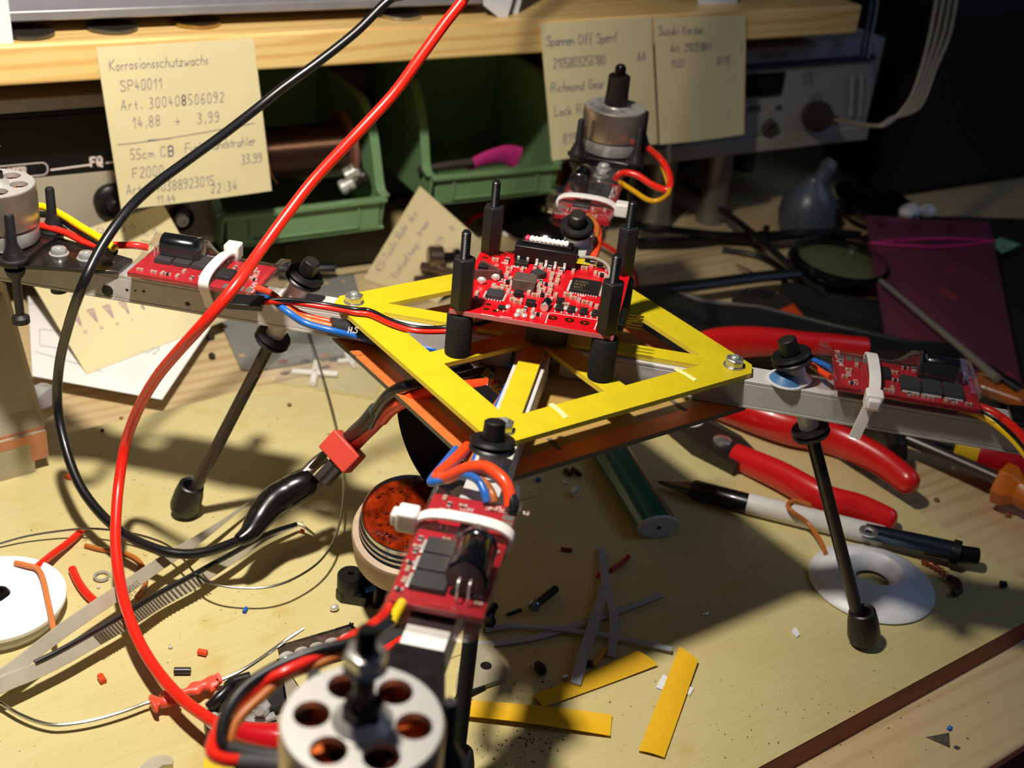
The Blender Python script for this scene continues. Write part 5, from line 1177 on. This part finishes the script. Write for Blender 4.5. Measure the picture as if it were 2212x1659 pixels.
# ---- tweezers
TW = root('tweezers', G(300, 1300, 0), 'steel tweezers with ribbed grip and bent tip lying at the lower left', 'tweezers')
tws = M('worn_stainless', (206, 198, 176), .38, .45, var=(90, .12), bump=(400, .1))
z1, z2 = 9, 7
def arm_(P, wf, sidev, name, m_=tws, t=.9):
    P = spline(P, 6); vs = []; N = len(P)
    for i in range(N):
        T = (P[min(i+1, N-1)]-P[max(i-1, 0)]).normalized(); sd = V(sidev); sd = (sd-T*sd.dot(T)).normalized(); n_ = T.cross(sd); w = wf(i/(N-1))
        for x, y in ((0, -1), (1, -1), (1, 1), (0, 1)): vs.append(P[i]+sd*(x*w)+n_*(y*t/2))
    fs = []
    for i in range(N-1):
        for k in range(4): fs.append((i*4+k, i*4+(k+1) % 4, i*4+4+(k+1) % 4, i*4+4+k))
    fs += [(3, 2, 1, 0), tuple((N-1)*4+k for k in range(4))]
    return MB().add(vs, fs).build(name, m_, TW, bevel=.15)
sv = V((.45, -.55, -.75))
def GZ(L): return [G(u, v, z) for u, v, z in L]
arm_(GZ([(-90, 1510, 12), (0, 1445, 12), (60, 1400, 12), (130, 1346, 12), (200, 1298, 12), (270, 1252, 12), (330, 1212, 11), (400, 1170, 10), (470, 1128, 8), (545, 1078, 6)]), lambda t: 3.4+1.4*math.sin(pi*min(1, t*1.15)) if t < .75 else 4.2*(1-t)/.25*.9+.4, sv, 'upper_blade')
a2 = arm_(GZ([(-90, 1505, 11), (0, 1462, 11), (75, 1432, 10), (130, 1405, 10), (200, 1366, 10), (270, 1326, 10), (340, 1283, 9), (420, 1240, 9), (500, 1196, 8), (575, 1155, 6), (645, 1132, 4)]), lambda t: 4.8 if t < .68 else 4.8*(1-t)/.32*.85+.7, sv, 'lower_blade')
MB().tube(GZ([(640, 1133, 4), (654, 1136, 4), (686, 1160, 1)]), lambda t: 1.0-.75*t, 8, n=4).build('bent_tip', tws, a2)
MB().tube(GZ([(75, 1431, 10.5), (130, 1404, 10.5), (200, 1365, 10.5), (270, 1325, 10.5), (340, 1282, 9.5), (420, 1239, 9.5), (500, 1195, 8.5), (575, 1154, 6.5), (640, 1132, 4.5)]), .8, 8).build('dark_edge', M('dark_edge_steel', (70, 70, 74), .3, .9), a2)
mb = MB()
top = spline(GZ([(200, 1369, 10), (270, 1329, 10), (340, 1286, 9), (438, 1234, 9)]), 12)
dsv = sv.normalized()
for i in range(len(top)-1):
    q = top[i]; T = (top[i+1]-q).normalized(); n_ = T.cross(dsv).normalized()
    if n_.z < 0: n_ = -n_
    mb.box(q+dsv*2.5+n_*.5, (.5, 3.9, .4), (T, dsv, n_))
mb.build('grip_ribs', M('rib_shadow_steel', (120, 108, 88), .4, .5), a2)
mb = MB()
q = G(300, 1262, 12); T = (G(200, 1325, 12)-G(300, 1262, 12)).normalized(); n_ = T.cross(dsv).normalized()
if n_.z < 0: n_ = -n_
for i, t in enumerate(('CHI   O POLAND', '  STAINLESS')):
    o_ = G(298, 1246, 12)+dsv*(4.9-i*2.6)+n_*.55
    write_on(mb, lambda a, b: (o_+T*a-dsv*b, n_), strokes(t, 0, 0, 1.35, .1, 0, sp=1.6), .18, off=.05)
mb.build('engraved_lettering', M('engraving', (84, 78, 70), .6), TW)
# ---- crocodile clip with the black cable
BC = root('black_test_lead', G(520, 1165, 0), 'thick black test lead looping down to a black booted crocodile clip on the red plug', 'cable')
Pb = [D(1350, -900, 560), D(1150, -500, 520), D(1000, -200, 485), D(895, -30, 470), D(840, 0, 470), D(770, 68, 468), D(690, 132, 465), D(610, 190, 462), D(550, 238, 458), D(480, 292, 450), D(400, 350, 440), D(330, 402, 430), D(275, 455, 420), D(218, 535, 412), D(175, 625, 408), G(146, 710, 78), G(128, 790, 58), G(124, 870, 42), G(137, 950, 31), G(168, 1040, 22), G(215, 1107, 17), G(275, 1157, 15), G(345, 1188, 15), G(405, 1197, 15), G(465, 1187, 17), G(525, 1164, 21)]
MB().tube(Pb, 1.75, 16, n=6).build('cable_jacket', w_black, BC)
bt = M('soft_black_boot', (14, 13, 14), .22, coat=.3)
MB().tube([G(515, 1168, 21), G(540, 1150, 22), G(562, 1118, 24), G(590, 1085, 27), G(622, 1066, 29), G(650, 1048, 31), G(668, 1034, 32)], lambda t: (2.2+3.6*math.sin(pi*min(1, t*1.05)*.72), 2.2+2.6*math.sin(pi*min(1, t)*.7)), 20, n=10, flat=sd).build('rubber_boot', bt, BC)
bst = M('brown_steel', (150, 138, 130), .22, .9)
for P_ in ([G(652, 1030, 34), G(680, 1002, 37), G(703, 985, 39)], [G(670, 1052, 31), G(692, 1034, 33), G(706, 1018, 34)]): MB().tube(P_, lambda t: (2.2, 1.3), 14, n=4, flat=sd).build('clip_jaw', bst, BC)
# ---- red cable
RCb = root('red_test_lead', G(440, 1545, 0), 'thick red test lead sweeping down to a red boot at the lower left', 'cable')
Pr = [D(1500, -900, 470), D(1280, -500, 440), D(1110, -200, 415), D(1015, -30, 402), D(1000, 0, 402), D(960, 52, 402), D(905, 128, 402), D(850, 203, 402), D(770, 290, 400), D(680, 386, 398), D(620, 463, 394), D(560, 545, 388), G(505, 622, 116), G(440, 698, 106), G(382, 762, 92), G(335, 820, 76), G(298, 885, 58), G(272, 955, 42), G(258, 1035, 31), G(251, 1110, 24), G(250, 1180, 19), G(258, 1250, 15), G(273, 1315, 13), G(300, 1385, 11), G(340, 1450, 10), G(390, 1507, 10), G(440, 1545, 11), G(482, 1570, 12)]
MB().tube(Pr, 1.85, 16, n=6).build('cable_jacket', w_red, RCb)
MB().tube([G(478, 1568, 12), G(510, 1578, 12), G(545, 1588, 12), G(590, 1596, 12), G(650, 1606, 12)], lambda t: 2.1+2.6*min(1, t*1.3), 18, n=6).build('red_boot', M('red_boot_plastic', (196, 20, 30), .25, coat=.4), RCb)
# ---- thin wires
wire_m = M('tin_wire', (150, 150, 146), .25, 1)
tag(MB().tube(GZ([(-30, 1182, 2), (0, 1174, 2), (60, 1158, 3), (130, 1147, 4), (190, 1142, 5), (250, 1146, 6), (310, 1158, 7), (360, 1177, 8), (395, 1207, 9), (425, 1242, 9.5), (465, 1262, 10), (520, 1270, 10), (580, 1268, 10), (635, 1250, 10), (690, 1213, 10), (722, 1165, 10), (738, 1105, 10), (742, 1040, 10), (737, 975, 9), (722, 900, 8), (700, 820, 6), (675, 740, 4), (650, 660, 3), (625, 590, 2), (600, 520, 2), (560, 450, 2)]), .42, 8, n=6).build('solder_wire', wire_m), 'thin grey solder wire looping across the left half of the mat', 'wire')
SW2 = tag(MB().tube(GZ([(-30, 1500, 3), (0, 1518, 3), (40, 1542, 3), (85, 1560, 3), (130, 1566, 3), (200, 1556, 3), (270, 1536, 3), (325, 1516, 3), (380, 1500, 4), (440, 1482, 4), (475, 1470, 4), (520, 1450, 5), (570, 1418, 6), (615, 1385, 7), (656, 1358, 9)]), .6, 8, n=6).build('bare_wire', M('bright_wire', (215, 215, 210), .2, 1)), 'bright bare wire partly wrapped in crumpled red sleeve at the lower left', 'wire')
rs = M('crumpled_red_sleeve', (232, 80, 60), .4, coat=.2, bump=(300, .5))
MB().tube(GZ([(326, 1522, 4), (340, 1518, 4), (356, 1516, 4), (372, 1502, 4)]), lambda t: (2.6+1.2*math.sin(t*9), 1.4+.5*math.sin(t*13)), 12, n=8).build('red_sleeve', rs, SW2)
MB().tube(GZ([(372, 1502, 3.6), (400, 1496, 3.8), (425, 1486, 4), (450, 1478, 4.2), (473, 1476, 4.5)]), lambda t: (1.2+1.9*t+.6*math.sin(t*17), 1.1+.8*t), 12, n=8).build('red_sleeve', rs, SW2)
MB().strap(GZ([(466, 1484, 5), (476, 1474, 7), (474, 1462, 8), (468, 1455, 8.4)]), 1.2, .3, (1, 0, 0)).build('red_sleeve_flap', rs, SW2)
# ---- flux tin (tilted)
ax = V((.0, -.0, 0)); ta = (V((-.18, -.24, .95))).normalized(); tc_ = D(886, 1107, 408)
FT = root('flux_tin', V((tc_.x+4, tc_.y+6, 0)), 'open tin of amber rosin flux with silver threaded rim in the middle of the mat', 'tin')
sil = M('silver_tin', (200, 198, 190), .22, 1)
MB().lathe([(14.6, -1.6), (15.6, 0), (15.9, -.2), (15.9, -2.2), (15.2, -2.8), (16.4, -3.4), (16.4, -4.4), (15.6, -5), (16.7, -5.6), (16.7, -6.8), (15.8, -7.6), (17.2, -8.4)], tc_, ta, 64).build('threaded_rim', sil, FT)
MB().lathe([(17, -8.2), (18.8, -8.6), (19.2, -9.8), (18.6, -20), (17.5, -21.5)], tc_, ta, 64).build('outer_jar', M('dusty_tan_jar', (176, 152, 128), .6, var=(120, .2)), FT)
rosin = M('amber_rosin', (112, 30, 4), .1, coat=1, spec=.8, var=(260, .75), bump=(330, .8))
mb = MB(); rg = random.Random(4); X_, Y_, A_ = basis(ta)
def ros(a, b):
    r = 14.9*a; t = 2*pi*b; h = -1.0+.12*math.sin(r*1.1+t*3)+.1*math.sin(t*7+r)
    return tc_+X_*(r*math.cos(t))+Y_*(r*math.sin(t))+A_*h
mb.grid(ros, 12, 48)
o = mb.build('rosin_fill', rosin, FT)
mb = MB()
for i in range(60):
    r = 13.5*math.sqrt(rg.random()); t = rg.random()*2*pi; mb.ball(ros(r/14.9, t/(2*pi))+A_*.1, rg.uniform(.4, 1.1), seg=8)
tag(mb.build('rosin_bubbles', rosin, FT), kind='stuff')
# ---- black rubber roller foot and bits near the tin
rp = G(762, 1290, 0)
RF = root('black_roller', rp, 'small black cylinder with hole on a wedge foot beside the flux tin', 'roller')
MB().lathe([(4.6, 1), (4.7, 2), (4.7, 9.4), (4.3, 10), (1.1, 10), (1.0, 8)], rp+V((-.5, 1, 0)), seg=32).build('cylinder', blk, RF)
MB().prism([(-6, -1), (-4, -3.5), (5, -5), (7, -3), (4, 3), (-5, 3)], 0, 4, rp, (V((.83, -.55, 0)), V((.55, .83, 0)), ZZ)).build('wedge_foot', blk, RF, bevel=.4)
tag(MB().box(G(838, 1262, 5), (15, 11, 10), (BX, BN, ZZ)).build('black_block', blk, bevel=1), 'black block beneath the front speed controller beside the tin', 'block')
tag(MB().tube([G(790, 1276, 8), G(805, 1270, 9), G(835, 1258, 10), G(860, 1245, 10)], .9, 8).build('wire_piece', w_blue), 'blue wire end with tinned tip beside the black roller', 'wire piece')
tag(MB().tube([G(805, 1228, 12), G(830, 1230, 12), G(860, 1238, 12)], .8, 8).build('wire_piece', MATS['dark_red_wire']), 'dark red wire end just under the tin rim', 'wire piece')
tag(MB().tube([G(797, 1206, 14), G(815, 1212, 14), G(845, 1222, 14)], .7, 8).build('wire_piece', w_black), 'black stripped wire end against the tin', 'wire piece')
def blob(u, v, r, m_, label, sq=(1, 1, .7), name='solder_crumb', cat='crumb', z=0, group=None):
    return tag(MB().ball(G(u, v, z)+ZZ*r*sq[2], r, sq=sq, seg=12).build(name, m_), label, cat, group)
blob(722, 1318, 1.4, solder, 'shiny solder blob on the mat below the black roller', (1.2, 1, .8))
# ---- lower middle: boards and parts
PBd = root('potted_board', G(700, 1400, 0), 'dark resin coated circuit strip lying left of the front arm', 'board')
c = [G(605, 1408, 4), G(758, 1362, 4), G(790, 1392, 4), G(612, 1435, 4)]
MB().prism([(p.x, p.y) for p in c], .3, 6).build('board_body', M('glossy_resin', (70, 60, 52), .1, coat=1, bump=(500, 1), var=(300, .5)), PBd, bevel=1)
MB().prism([(p.x, p.y) for p in (G(770, 1385, 5), G(880, 1345, 5), G(900, 1395, 5), G(790, 1425, 5))], .3, 5).build('grey_block', chipgrey, PBd, bevel=.5)
mb = MB(); rg = random.Random(9)
for i in range(5):
    t = i/4; mb.ball(G(620+t*130, 1418-t*40, 6.2), 2.2, sq=(1.2, 1, .5))
mb.build('solder_lump', solder, PBd)
tag(MB().tube([G(800, 1420, 7), G(840, 1400, 7), G(868, 1382, 7)], 1.6, 10).build('wire_piece', w_red), 'red wire stub beside the front arm', 'wire piece')
GP = chipbit('grey_plate', [(985, 1470), (1000, 1400), (1060, 1385), (1096, 1445), (1090, 1465), (985, 1500)], 2.0, M('grey_alloy_plate', (170, 164, 140), .45, .3), 'grey metal plate with a round hole under the front arm', 'plate', 1.6)
MB().lathe([(1.9, 0), (1.9, .05)], G(1050, 1438, 2.02), seg=24).build('plate_hole', blk, GP)
tag(MB().tube([G(985, 1512, 1), G(1045, 1482, 1)], 1.0, 8, n=1).build('black_stick', blk), 'short black rod lying below the grey plate', 'rod')
MBd = root('module_board', G(560, 1560, 0), 'dark circuit module with screws and resin under the front motor', 'board')
c = [G(440, 1560, 3), G(470, 1490, 3), G(620, 1450, 3), G(760, 1660, 3), G(480, 1680, 3)]
MB().prism([(p.x, p.y) for p in c], .3, 4).build('board_body', M('bare_board', (150, 140, 122), .5, .2), MBd, bevel=.3)
MB().prism([(p.x, p.y) for p in (G(470, 1520, 7), G(500, 1480, 7), G(610, 1455, 7), G(620, 1520, 7), G(560, 1540, 7))], 4, 7).build('black_module', chipm, MBd, bevel=.5)
s_ = hexnut(MB(), G(560, 1535, 6), 3.6, 2.6).cyl(G(560, 1535, 6), G(560, 1535, 11), 1.6, seg=16); s_.build('nut_and_bolt', zinc, MBd, bevel=.15)
MB().box(G(556, 1540, 5.4), (9, 9, 1.2), (BX, BN, ZZ)).build('metal_tab', zinc, MBd, bevel=.3)
MB().tube([G(452, 1528, 6), G(470, 1510, 8), G(490, 1490, 9), G(500, 1475, 9), G(540, 1462, 9)], 1.7, 10).build('black_lead', w_black, MBd)
for (u, v) in ((455, 1522), (462, 1550), (492, 1600)): MB().ball(G(u, v, 5.5), 1.7).build('solder_joint', solder, MBd)
tag(MB().prism([(p.x, p.y) for p in (G(445, 1640, 6), G(540, 1655, 6), G(600, 1700, 6), G(440, 1700, 6))], .3, 6).build('yellow_block', M('yellow_plastic', (225, 185, 20), .5), bevel=.5), 'yellow plastic block at the bottom edge left of the motor', 'block')
WR = chipbit('spanner', [(298, 1672), (304, 1654), (322, 1638), (345, 1631), (366, 1633), (374, 1640), (372, 1650), (352, 1652), (338, 1662), (334, 1700), (290, 1720)], 4, tws, 'end of a steel spanner poking in at the bottom edge', 'spanner', 3)
# ---- little bits
def stub(u0, v0, u1, v1, r, m_, label, cat='sleeve piece', name='sleeve_piece', group=None):
    a = G(u0, v0, r); b = G(u1, v1, r)
    o = MB().lathe([(r*.55, 0), (r, 0), (r, 1), (r*.55, 1)] if 0 else [(r*.5, .2), (r*.9, 0), (r, .1), (r, (b-a).length-.1), (r*.9, (b-a).length), (r*.5, (b-a).length-.2)], a, b-a, 16).build(name, m_)
    return tag(o, label, cat, group)
stub(143, 1028, 155, 1032, .9, w_orange, 'tiny orange sleeve piece beside the black cable loop')
stub(428, 1407, 447, 1411, 1.05, w_orange, 'tiny orange sleeve piece right of the red cable bend')
stub(216, 1459, 224, 1472, 1.05, w_orange, 'tiny orange sleeve piece under the lower tweezers blade')
stub(527, 1322, 532, 1313, .7, w_blue, 'tiny blue sleeve piece on the bright mat right of the tweezers')
stub(376, 1449, 412, 1449, 1.15, M('black_sleeve_shiny', (40, 38, 44), .3), 'short shiny black tube piece on the bright mat beside the red cable')
stub(650, 1145, 656, 1148, .7, w_red, 'tiny red crumb beside the bent tweezers tip')
stub(1158, 1034, 1168, 1037, .8, w_blue, 'tiny blue sleeve piece in the shade below the plate')
stub(1220, 1015, 1234, 1025, 1.1, blk, 'black sleeve stub in the shade, left of a twin')
stub(1236, 1012, 1254, 1026, 1.0, blk, 'black sleeve stub with a pin, right of its twin')
stub(1880+170, 1448-180, 1880+190, 1448-176, 1.2, blk, 'tiny black piece on the mat right of the white disc') if False else None
stub(2160, 1261, 2174, 1263, 1.3, blk, 'tiny black block on the mat right of the white disc')
stub(2048, 1571, 2056, 1576, .9, w_blue, 'tiny blue sleeve piece on the bare wood at the lower right')
stub(1212, 1186, 1236, 1188, .8, M('dark_red_bit', (120, 16, 24), .5), 'dark red sleeve piece left of the clear nylon strips')
stub(1290, 1246, 1292, 1236, .7, w_red, 'tiny red bit half under the clear nylon strips')
tag(MB().tube([G(1320, 1232, 1), G(1345, 1215, 1.2), G(1358, 1202, 1)], lambda t: 1.0, 8).build('wire_piece', MATS['deep_red_handle']), 'short dark red wire piece right of the clear strips', 'wire piece')
sc1 = tag(MB().ball(G(1155, 1308, 3), 2.3).build('ball_screw', M('blue_steel', (130, 150, 170), .12, 1)), 'ball headed metal pin lying in the shade near the front arm', 'pin')
MB().cyl(G(1162, 1303, 2.6), G(1200, 1272, 2.2), 1.5, seg=14).build('pin_shaft', darkm, sc1)
tag(MB().tube([G(1096, 1328, 1), G(1125, 1317, 1)], .7, 8, n=1).build('black_pin', blk), 'thin black pin beside the ball headed pin', 'pin')
sc2 = tag(MB().lathe([(3.6, 0), (3.8, 2), (2, 3), (1.6, 9), (1.2, 9.4)], G(1045, 1345, 3), V((.8, .5, .1)), 18).build('dark_screw', darkm), 'dark screw lying beside the front arm in the shade', 'screw')
tag(MB().lathe([(1.5, 0), (1.3, 4), (.6, 4.4)], G(1235, 1068, 1.5), V((.7, .3, .2)), 8).build('metal_crumb', solder), 'small metal crumb in the shade below the plate, lower one', 'crumb')
blob(1222, 1045, 1.0, solder, 'small metal crumb in the shade below the plate, upper one')
blob(1525, 1328, .9, solder, 'silvery sliver on the mat in the plate shadow', (1.6, .8, .6))
blob(1220, 1466, 1.0, solder, 'shiny crumb beside the middle yellow tape strip', (1.4, .8, .8))
blob(1166, 1453, 2.0, M('charred_crumb', (30, 28, 28), .6, bump=(900, 1)), 'black charred crumb left of the yellow tape strip', (.8, 1.5, 1))
blob(1272, 1440, 1.3, MATS['charred_crumb'], 'black crumb with an ochre wire above the yellow tape strip', (1, 1, 1))
tag(MB().tube([G(1282, 1438, 1), G(1296, 1420, 1.2), G(1308, 1402, 1.2)], .9, 8).build('wire_piece', MATS['ochre_wire']), 'ochre wire stub between nylon strips and tape', 'wire piece')
blob(368, 1400, .7, solder, 'speck of solder on the bright mat')
blob(213, 1270, .6, solder, 'speck of solder below the split washer')
blob(262, 906, .9, M('brown_grain', (130, 80, 30), .6), 'brown grain on the mat inside the cable loops')
blob(221, 932, .9, darkm, 'dark grain on the mat inside the cable loops')
blob(2176, 1116, 1.4, MATS['brown_grain'], 'brown grain on the bare wood at the right', z=ZT)
blob(2022, 1083, 1.3, MATS['brown_grain'], 'brown grain on the wood beyond the red handles', z=ZT)
blob(625, 877, 1.0, MATS['brown_grain'], 'brown grain near the zip bag with white crosses')
tag(MB().prism([(p.x, p.y) for p in (G(2000, 1593, ZT), G(2050, 1583, ZT), G(2052, 1616, ZT))], ZT, ZT+.15).build('ink_stain', M('grey_black_stain', (80, 72, 56), .8, var=(800, .5))), 'grey black smudge triangle on the bare wood at the lower right', 'stain')
mb = MB(); mb2 = MB(); rg = random.Random(21)
for (u, v, su, sv_, n) in ((1150, 1490, 50, 30, 60), (1120, 1610, 60, 25, 90), (1900, 1560, 160, 50, 60), (1650, 1560, 90, 60, 14), (650, 1000, 200, 120, 20)):
    for i in range(n):
        uu, vv = rg.gauss(u, su), rg.gauss(v, sv_)
        if not (990 < uu < 2200 and vv < 1655) and u > 1000: continue
        p = G(uu, vv, 0); z = 0 if (p.x < 172 and p.y > -112) else ZT
        if z and p.y < -140: continue
        p = G(uu, vv, z); r = rg.uniform(.08, .24)
        a_2 = rg.random()*pi; e_ = V((math.cos(a_2), math.sin(a_2), 0)); (mb2 if z else mb).box(p+ZZ*r*.5, (r*rg.uniform(1, 4), r, r), (e_, V((-e_.y, e_.x, 0)), ZZ), rg.choice([0, 0, 1]))
tag(mb.build('metal_dust', [MATS['charred_crumb'], MATS['brown_grain']]), 'dark swarf and dust scattered over the mat', 'dust', kind='stuff')
tag(mb2.build('metal_dust', [MATS['charred_crumb'], MATS['brown_grain']]), 'dark swarf and dust scattered over the bare wood strip at the lower right', 'dust', kind='stuff')
# ---- behind the left arm: plate, bag with crosses
MPt = chipbit('metal_sheet', [(458, 650), (765, 592), (802, 735), (772, 760), (548, 795), (520, 792)], ZT+2.5, M('grey_painted_sheet', (150, 150, 146), .4, .3, var=(40, .06)), 'flat grey metal sheet lying beyond the left leg', 'sheet metal', 1.5)
for (u, v) in ((523, 768), (705, 612), (742, 608)): MB().lathe([(1.3, 0), (1.3, .1)], G(u, v, ZT+2.52), seg=16).build('sheet_hole', M('brass_hole', (196, 160, 110), .4), MPt)
blob(458, 775, 1.6, MATS['charred_crumb'], 'black crumb on the wood beside the metal sheet', (1, 1.3, 1), z=ZT)
blob(455, 735, 1.6, MATS['charred_crumb'], 'black crumb by the corner of the metal sheet', (1.4, .8, 1), z=ZT)
ZB2 = root('clear_zip_bag', G(720, 810, 0), 'clear plastic bag with white tile spacer crosses beyond the copper plate', 'zip bag')
fbag = film('clear_bag_film', gloss=.12, haze=.1, tint=.95)
c = [G(625, 745, 3), G(868, 742, 4), G(808, 862, 1.5), G(566, 822, 1.5)]
fn = sheet(c, 0, 0, (0, 0, 1))
MB().grid(lambda a, b: fn(a, b)[0]+ZZ*(1.2*math.sin(a*7+b*3)*math.sin(b*8)+1.2), 24, 24).build('bag_film', fbag, ZB2)
crs = M('white_spacer_plastic', (230, 228, 220), .5, sss=.15)
def cross(u, v, L, w, a0, label):
    o = G(u, v, 1.6 if v > 700 else 1)
    mb = MB()
    for k in range(2):
        t = a0+k*pi/2; d = V((math.cos(t), math.sin(t), 0)); 
        mb.tube([o-d*L, o-d*(L*.3), o+d*(L*.3), o+d*L], lambda t_: (w, 1.3), 14, n=3, flat=(-d.y, d.x, 0))
    tag(mb.build('tile_spacer', crs), label, 'tile spacer', 'white tile spacers in the bag')
cross(680, 805, 10.2, 1.75, math.radians(-33), 'large white cross shaped spacer in the clear bag')
cross(757, 778, 6.2, 1.3, math.radians(-12), 'smaller white cross shaped spacer in the clear bag')
for i, (u, v, m_, lb) in enumerate(((660, 785, chipm, 'black chip bit'), (720, 780, chipgrey, 'dark grey chip bit'), (612, 785, MATS['dark_red_bit'], 'red bit'), (700, 772, ceram, 'tan glassy bit'))):
    blob(u, v, 1.5, m_, lb+' in the clear bag beside the white crosses', (1.7, 1, .6), name='bag_bit', cat='small part')
# probe
PRB = root('probe', G(720, 575, ZT), 'black oscilloscope probe with thin tip lying behind the left arm', 'probe')
MB().tube([G(600, 582, 0), G(660, 578, 0), G(725, 578, 0)], lambda t: (2+1.6*math.sin(pi*min(1, t*1.0)*.8), 2.6), 14).build('probe_body', blk, PRB)
MB().tube([G(722, 578, 0), G(850, 562, -1), G(880, 560, -1)], .8, 8).build('probe_tip', darkm, PRB)
blob(662, 560, 2, MATS['rust_orange'], 'small rusty crumb behind the probe', z=ZT)
# knurled screw and rods
sx = V((.93, -.36, 0))
KS = root('knurled_screw', G(940, 565, ZT), 'knurled silver thumb screw lying on the beige note behind the yellow plate', 'screw')
p = KSP(925, 556, 8)
kn = MB(); N = 36
kn.lathe([(5.6, 0), (6.2, .5), (6.2, 7.5), (5.6, 8)], p, sx, N, sm=False).build('knurled_head', M('pinkish_steel', (150, 132, 120), .3, .95), KS)
MB().lathe([(2.6, 0), (2.6, 12)], p+sx*8, sx, 20).build('screw_shaft', darkm, KS)
MB().lathe([(4.4, 0), (4.4, 3)], p+sx*14, sx, 20).build('collar', darkm, KS)
tag(MB().tube([KSP(912, 575, 6), KSP(985, 592, 6)], 2.6, 14, n=1).build('metal_pin', MATS['pinkish_steel']), 'thick reddish steel pin just below the knurled screw', 'pin')
tag(MB().tube([KSP(897, 604, 5), KSP(960, 596, 5)], 2.0, 14, n=1).build('metal_pin', MATS['pinkish_steel']), 'reddish steel pin touching the yellow plate edge', 'pin')
# back centre: black stand with chrome
kp = G(1190, 500, ZT)
KP = root('black_stand', kp, 'black round based stand with spring and chrome rings behind the red flight board', 'stand')
MB().lathe([(30, 0), (33, 4), (31, 10), (24, 14), (20, 15)], kp, seg=48).build('base', M('gloss_black', (0, 0, 0)), KP)
MB().lathe([(11, 15), (13.5, 17), (13, 20), (9, 22), (8, 27), (10.5, 29), (9, 33), (5, 34)], kp, seg=40).build('chrome_ring', M('chrome', (210, 210, 205), .1, 1), KP)
mb = MB(); pf = []
for i in range(8): pf += [(3.2, 34+i*1.7), (4.0, 34.8+i*1.7), (3.2, 35.7+i*1.7)]
mb.lathe(pf, kp, seg=24).build('spring', M('warm_steel', (200, 150, 110), .2, 1), KP)
MB().lathe([(9, 47), (10, 52), (8.5, 60), (5, 64), (.1, 65)], kp+V((3, 1, 0)), seg=36).build('dome', M('gloss_black', (0, 0, 0)), KP)
for i, (P, lb) in enumerate((([(1004, 520, -1), (1012, 480, 1), (1040, 462, 2), (1085, 455, 2), (1140, 462, 1)], 'red wire arching behind the left standoffs'), ([(1004, 555, 0), (1025, 580, 0), (1060, 585, 0), (1110, 560, 0)], 'red wire under the rear edge of the flight board'), ([(1290, 520, 0), (1330, 545, 0), (1370, 590, 0), (1375, 625, 0)], 'red wire behind the right standoffs'))):
    tag(MB().tube(GZ(P), 1.5, 8).build('wire', w_red), lb, 'wire')
tag(MB().box(G(1085, 570, 0), (34, 14, 8), (BX, BN, ZZ)).build('black_block', blk, bevel=1), 'black block lying behind the flight board', 'block')
blob(1095, 512, 3.2, paper_w, 'white rounded bit behind the left standoffs', name='white_bit', cat='small part', z=ZT)
tag(MB().tube(GZ([(1010, 575, -2), (1080, 600, -2), (1180, 610, -2), (1300, 600, -2)]), 3, 10).build('cable', w_black), 'black cable lying behind the yellow plate', 'cable')
# ================================================================ LIGHT AND CAMERA
W_ = sc.world or bpy.data.worlds.new('World'); sc.world = W_; W_.use_nodes = True
bg = W_.node_tree.nodes['Background']; bg.inputs[0].default_value = (.36, .42, .62, 1); bg.inputs[1].default_value = .05
def light(name, kind, loc, col, e, size=.02, target=None, **k):
    l = bpy.data.lights.new(name, kind); l.energy = e; l.color = col
    if kind == 'SPOT': l.shadow_soft_size = size
    if kind == 'AREA': l.shape = 'RECTANGLE'; l.size = size; l.size_y = k.get('sy', size)
    if kind == 'POINT': l.shadow_soft_size = size
    if kind == 'SPOT': l.spot_size = k.get('cone', 2.0); l.spot_blend = k.get('blend', 1)
    o = bpy.data.objects.new(name, l); COL.objects.link(o); o.location = V(loc)*.001
    if target is not None: o.rotation_euler = (V(target)-V(loc)).to_track_quat('-Z', 'Y').to_euler()
    return o
LP = toW((-85, -115, 445))
light('desk_lamp_light', 'SPOT', LP, (1, .92, .8), 12.6, .014, V((-170, 190, 0)), cone=2.3, blend=1)
light('window_light', 'AREA', (900, -500, 900), (.5, .66, 1), 1.5, .8, (100, 100, 0), sy=.6)
cam = bpy.data.cameras.new('camera'); co = bpy.data.objects.new('camera', cam); COL.objects.link(co)
m = Matrix.Identity(4)
for i, a in enumerate((CR, CU, -CF)):
    for j in range(3): m[j][i] = a[j]
for j in range(3): m[j][3] = CAM[j]*.001
co.matrix_world = m; cam.sensor_width = 36; cam.sensor_fit = 'HORIZONTAL'; cam.lens = FPX/2212*36; cam.clip_start = .01; cam.clip_end = 50
cam.dof.use_dof = True; cam.dof.focus_distance = .400; cam.dof.aperture_fstop = 16
sc.camera = co
sc.view_settings.view_transform = 'Standard'; sc.view_settings.look = 'None'; sc.view_settings.gamma = 1; sc.view_settings.exposure = 0
try: sc.view_settings.use_curve_mapping = False
except Exception: pass
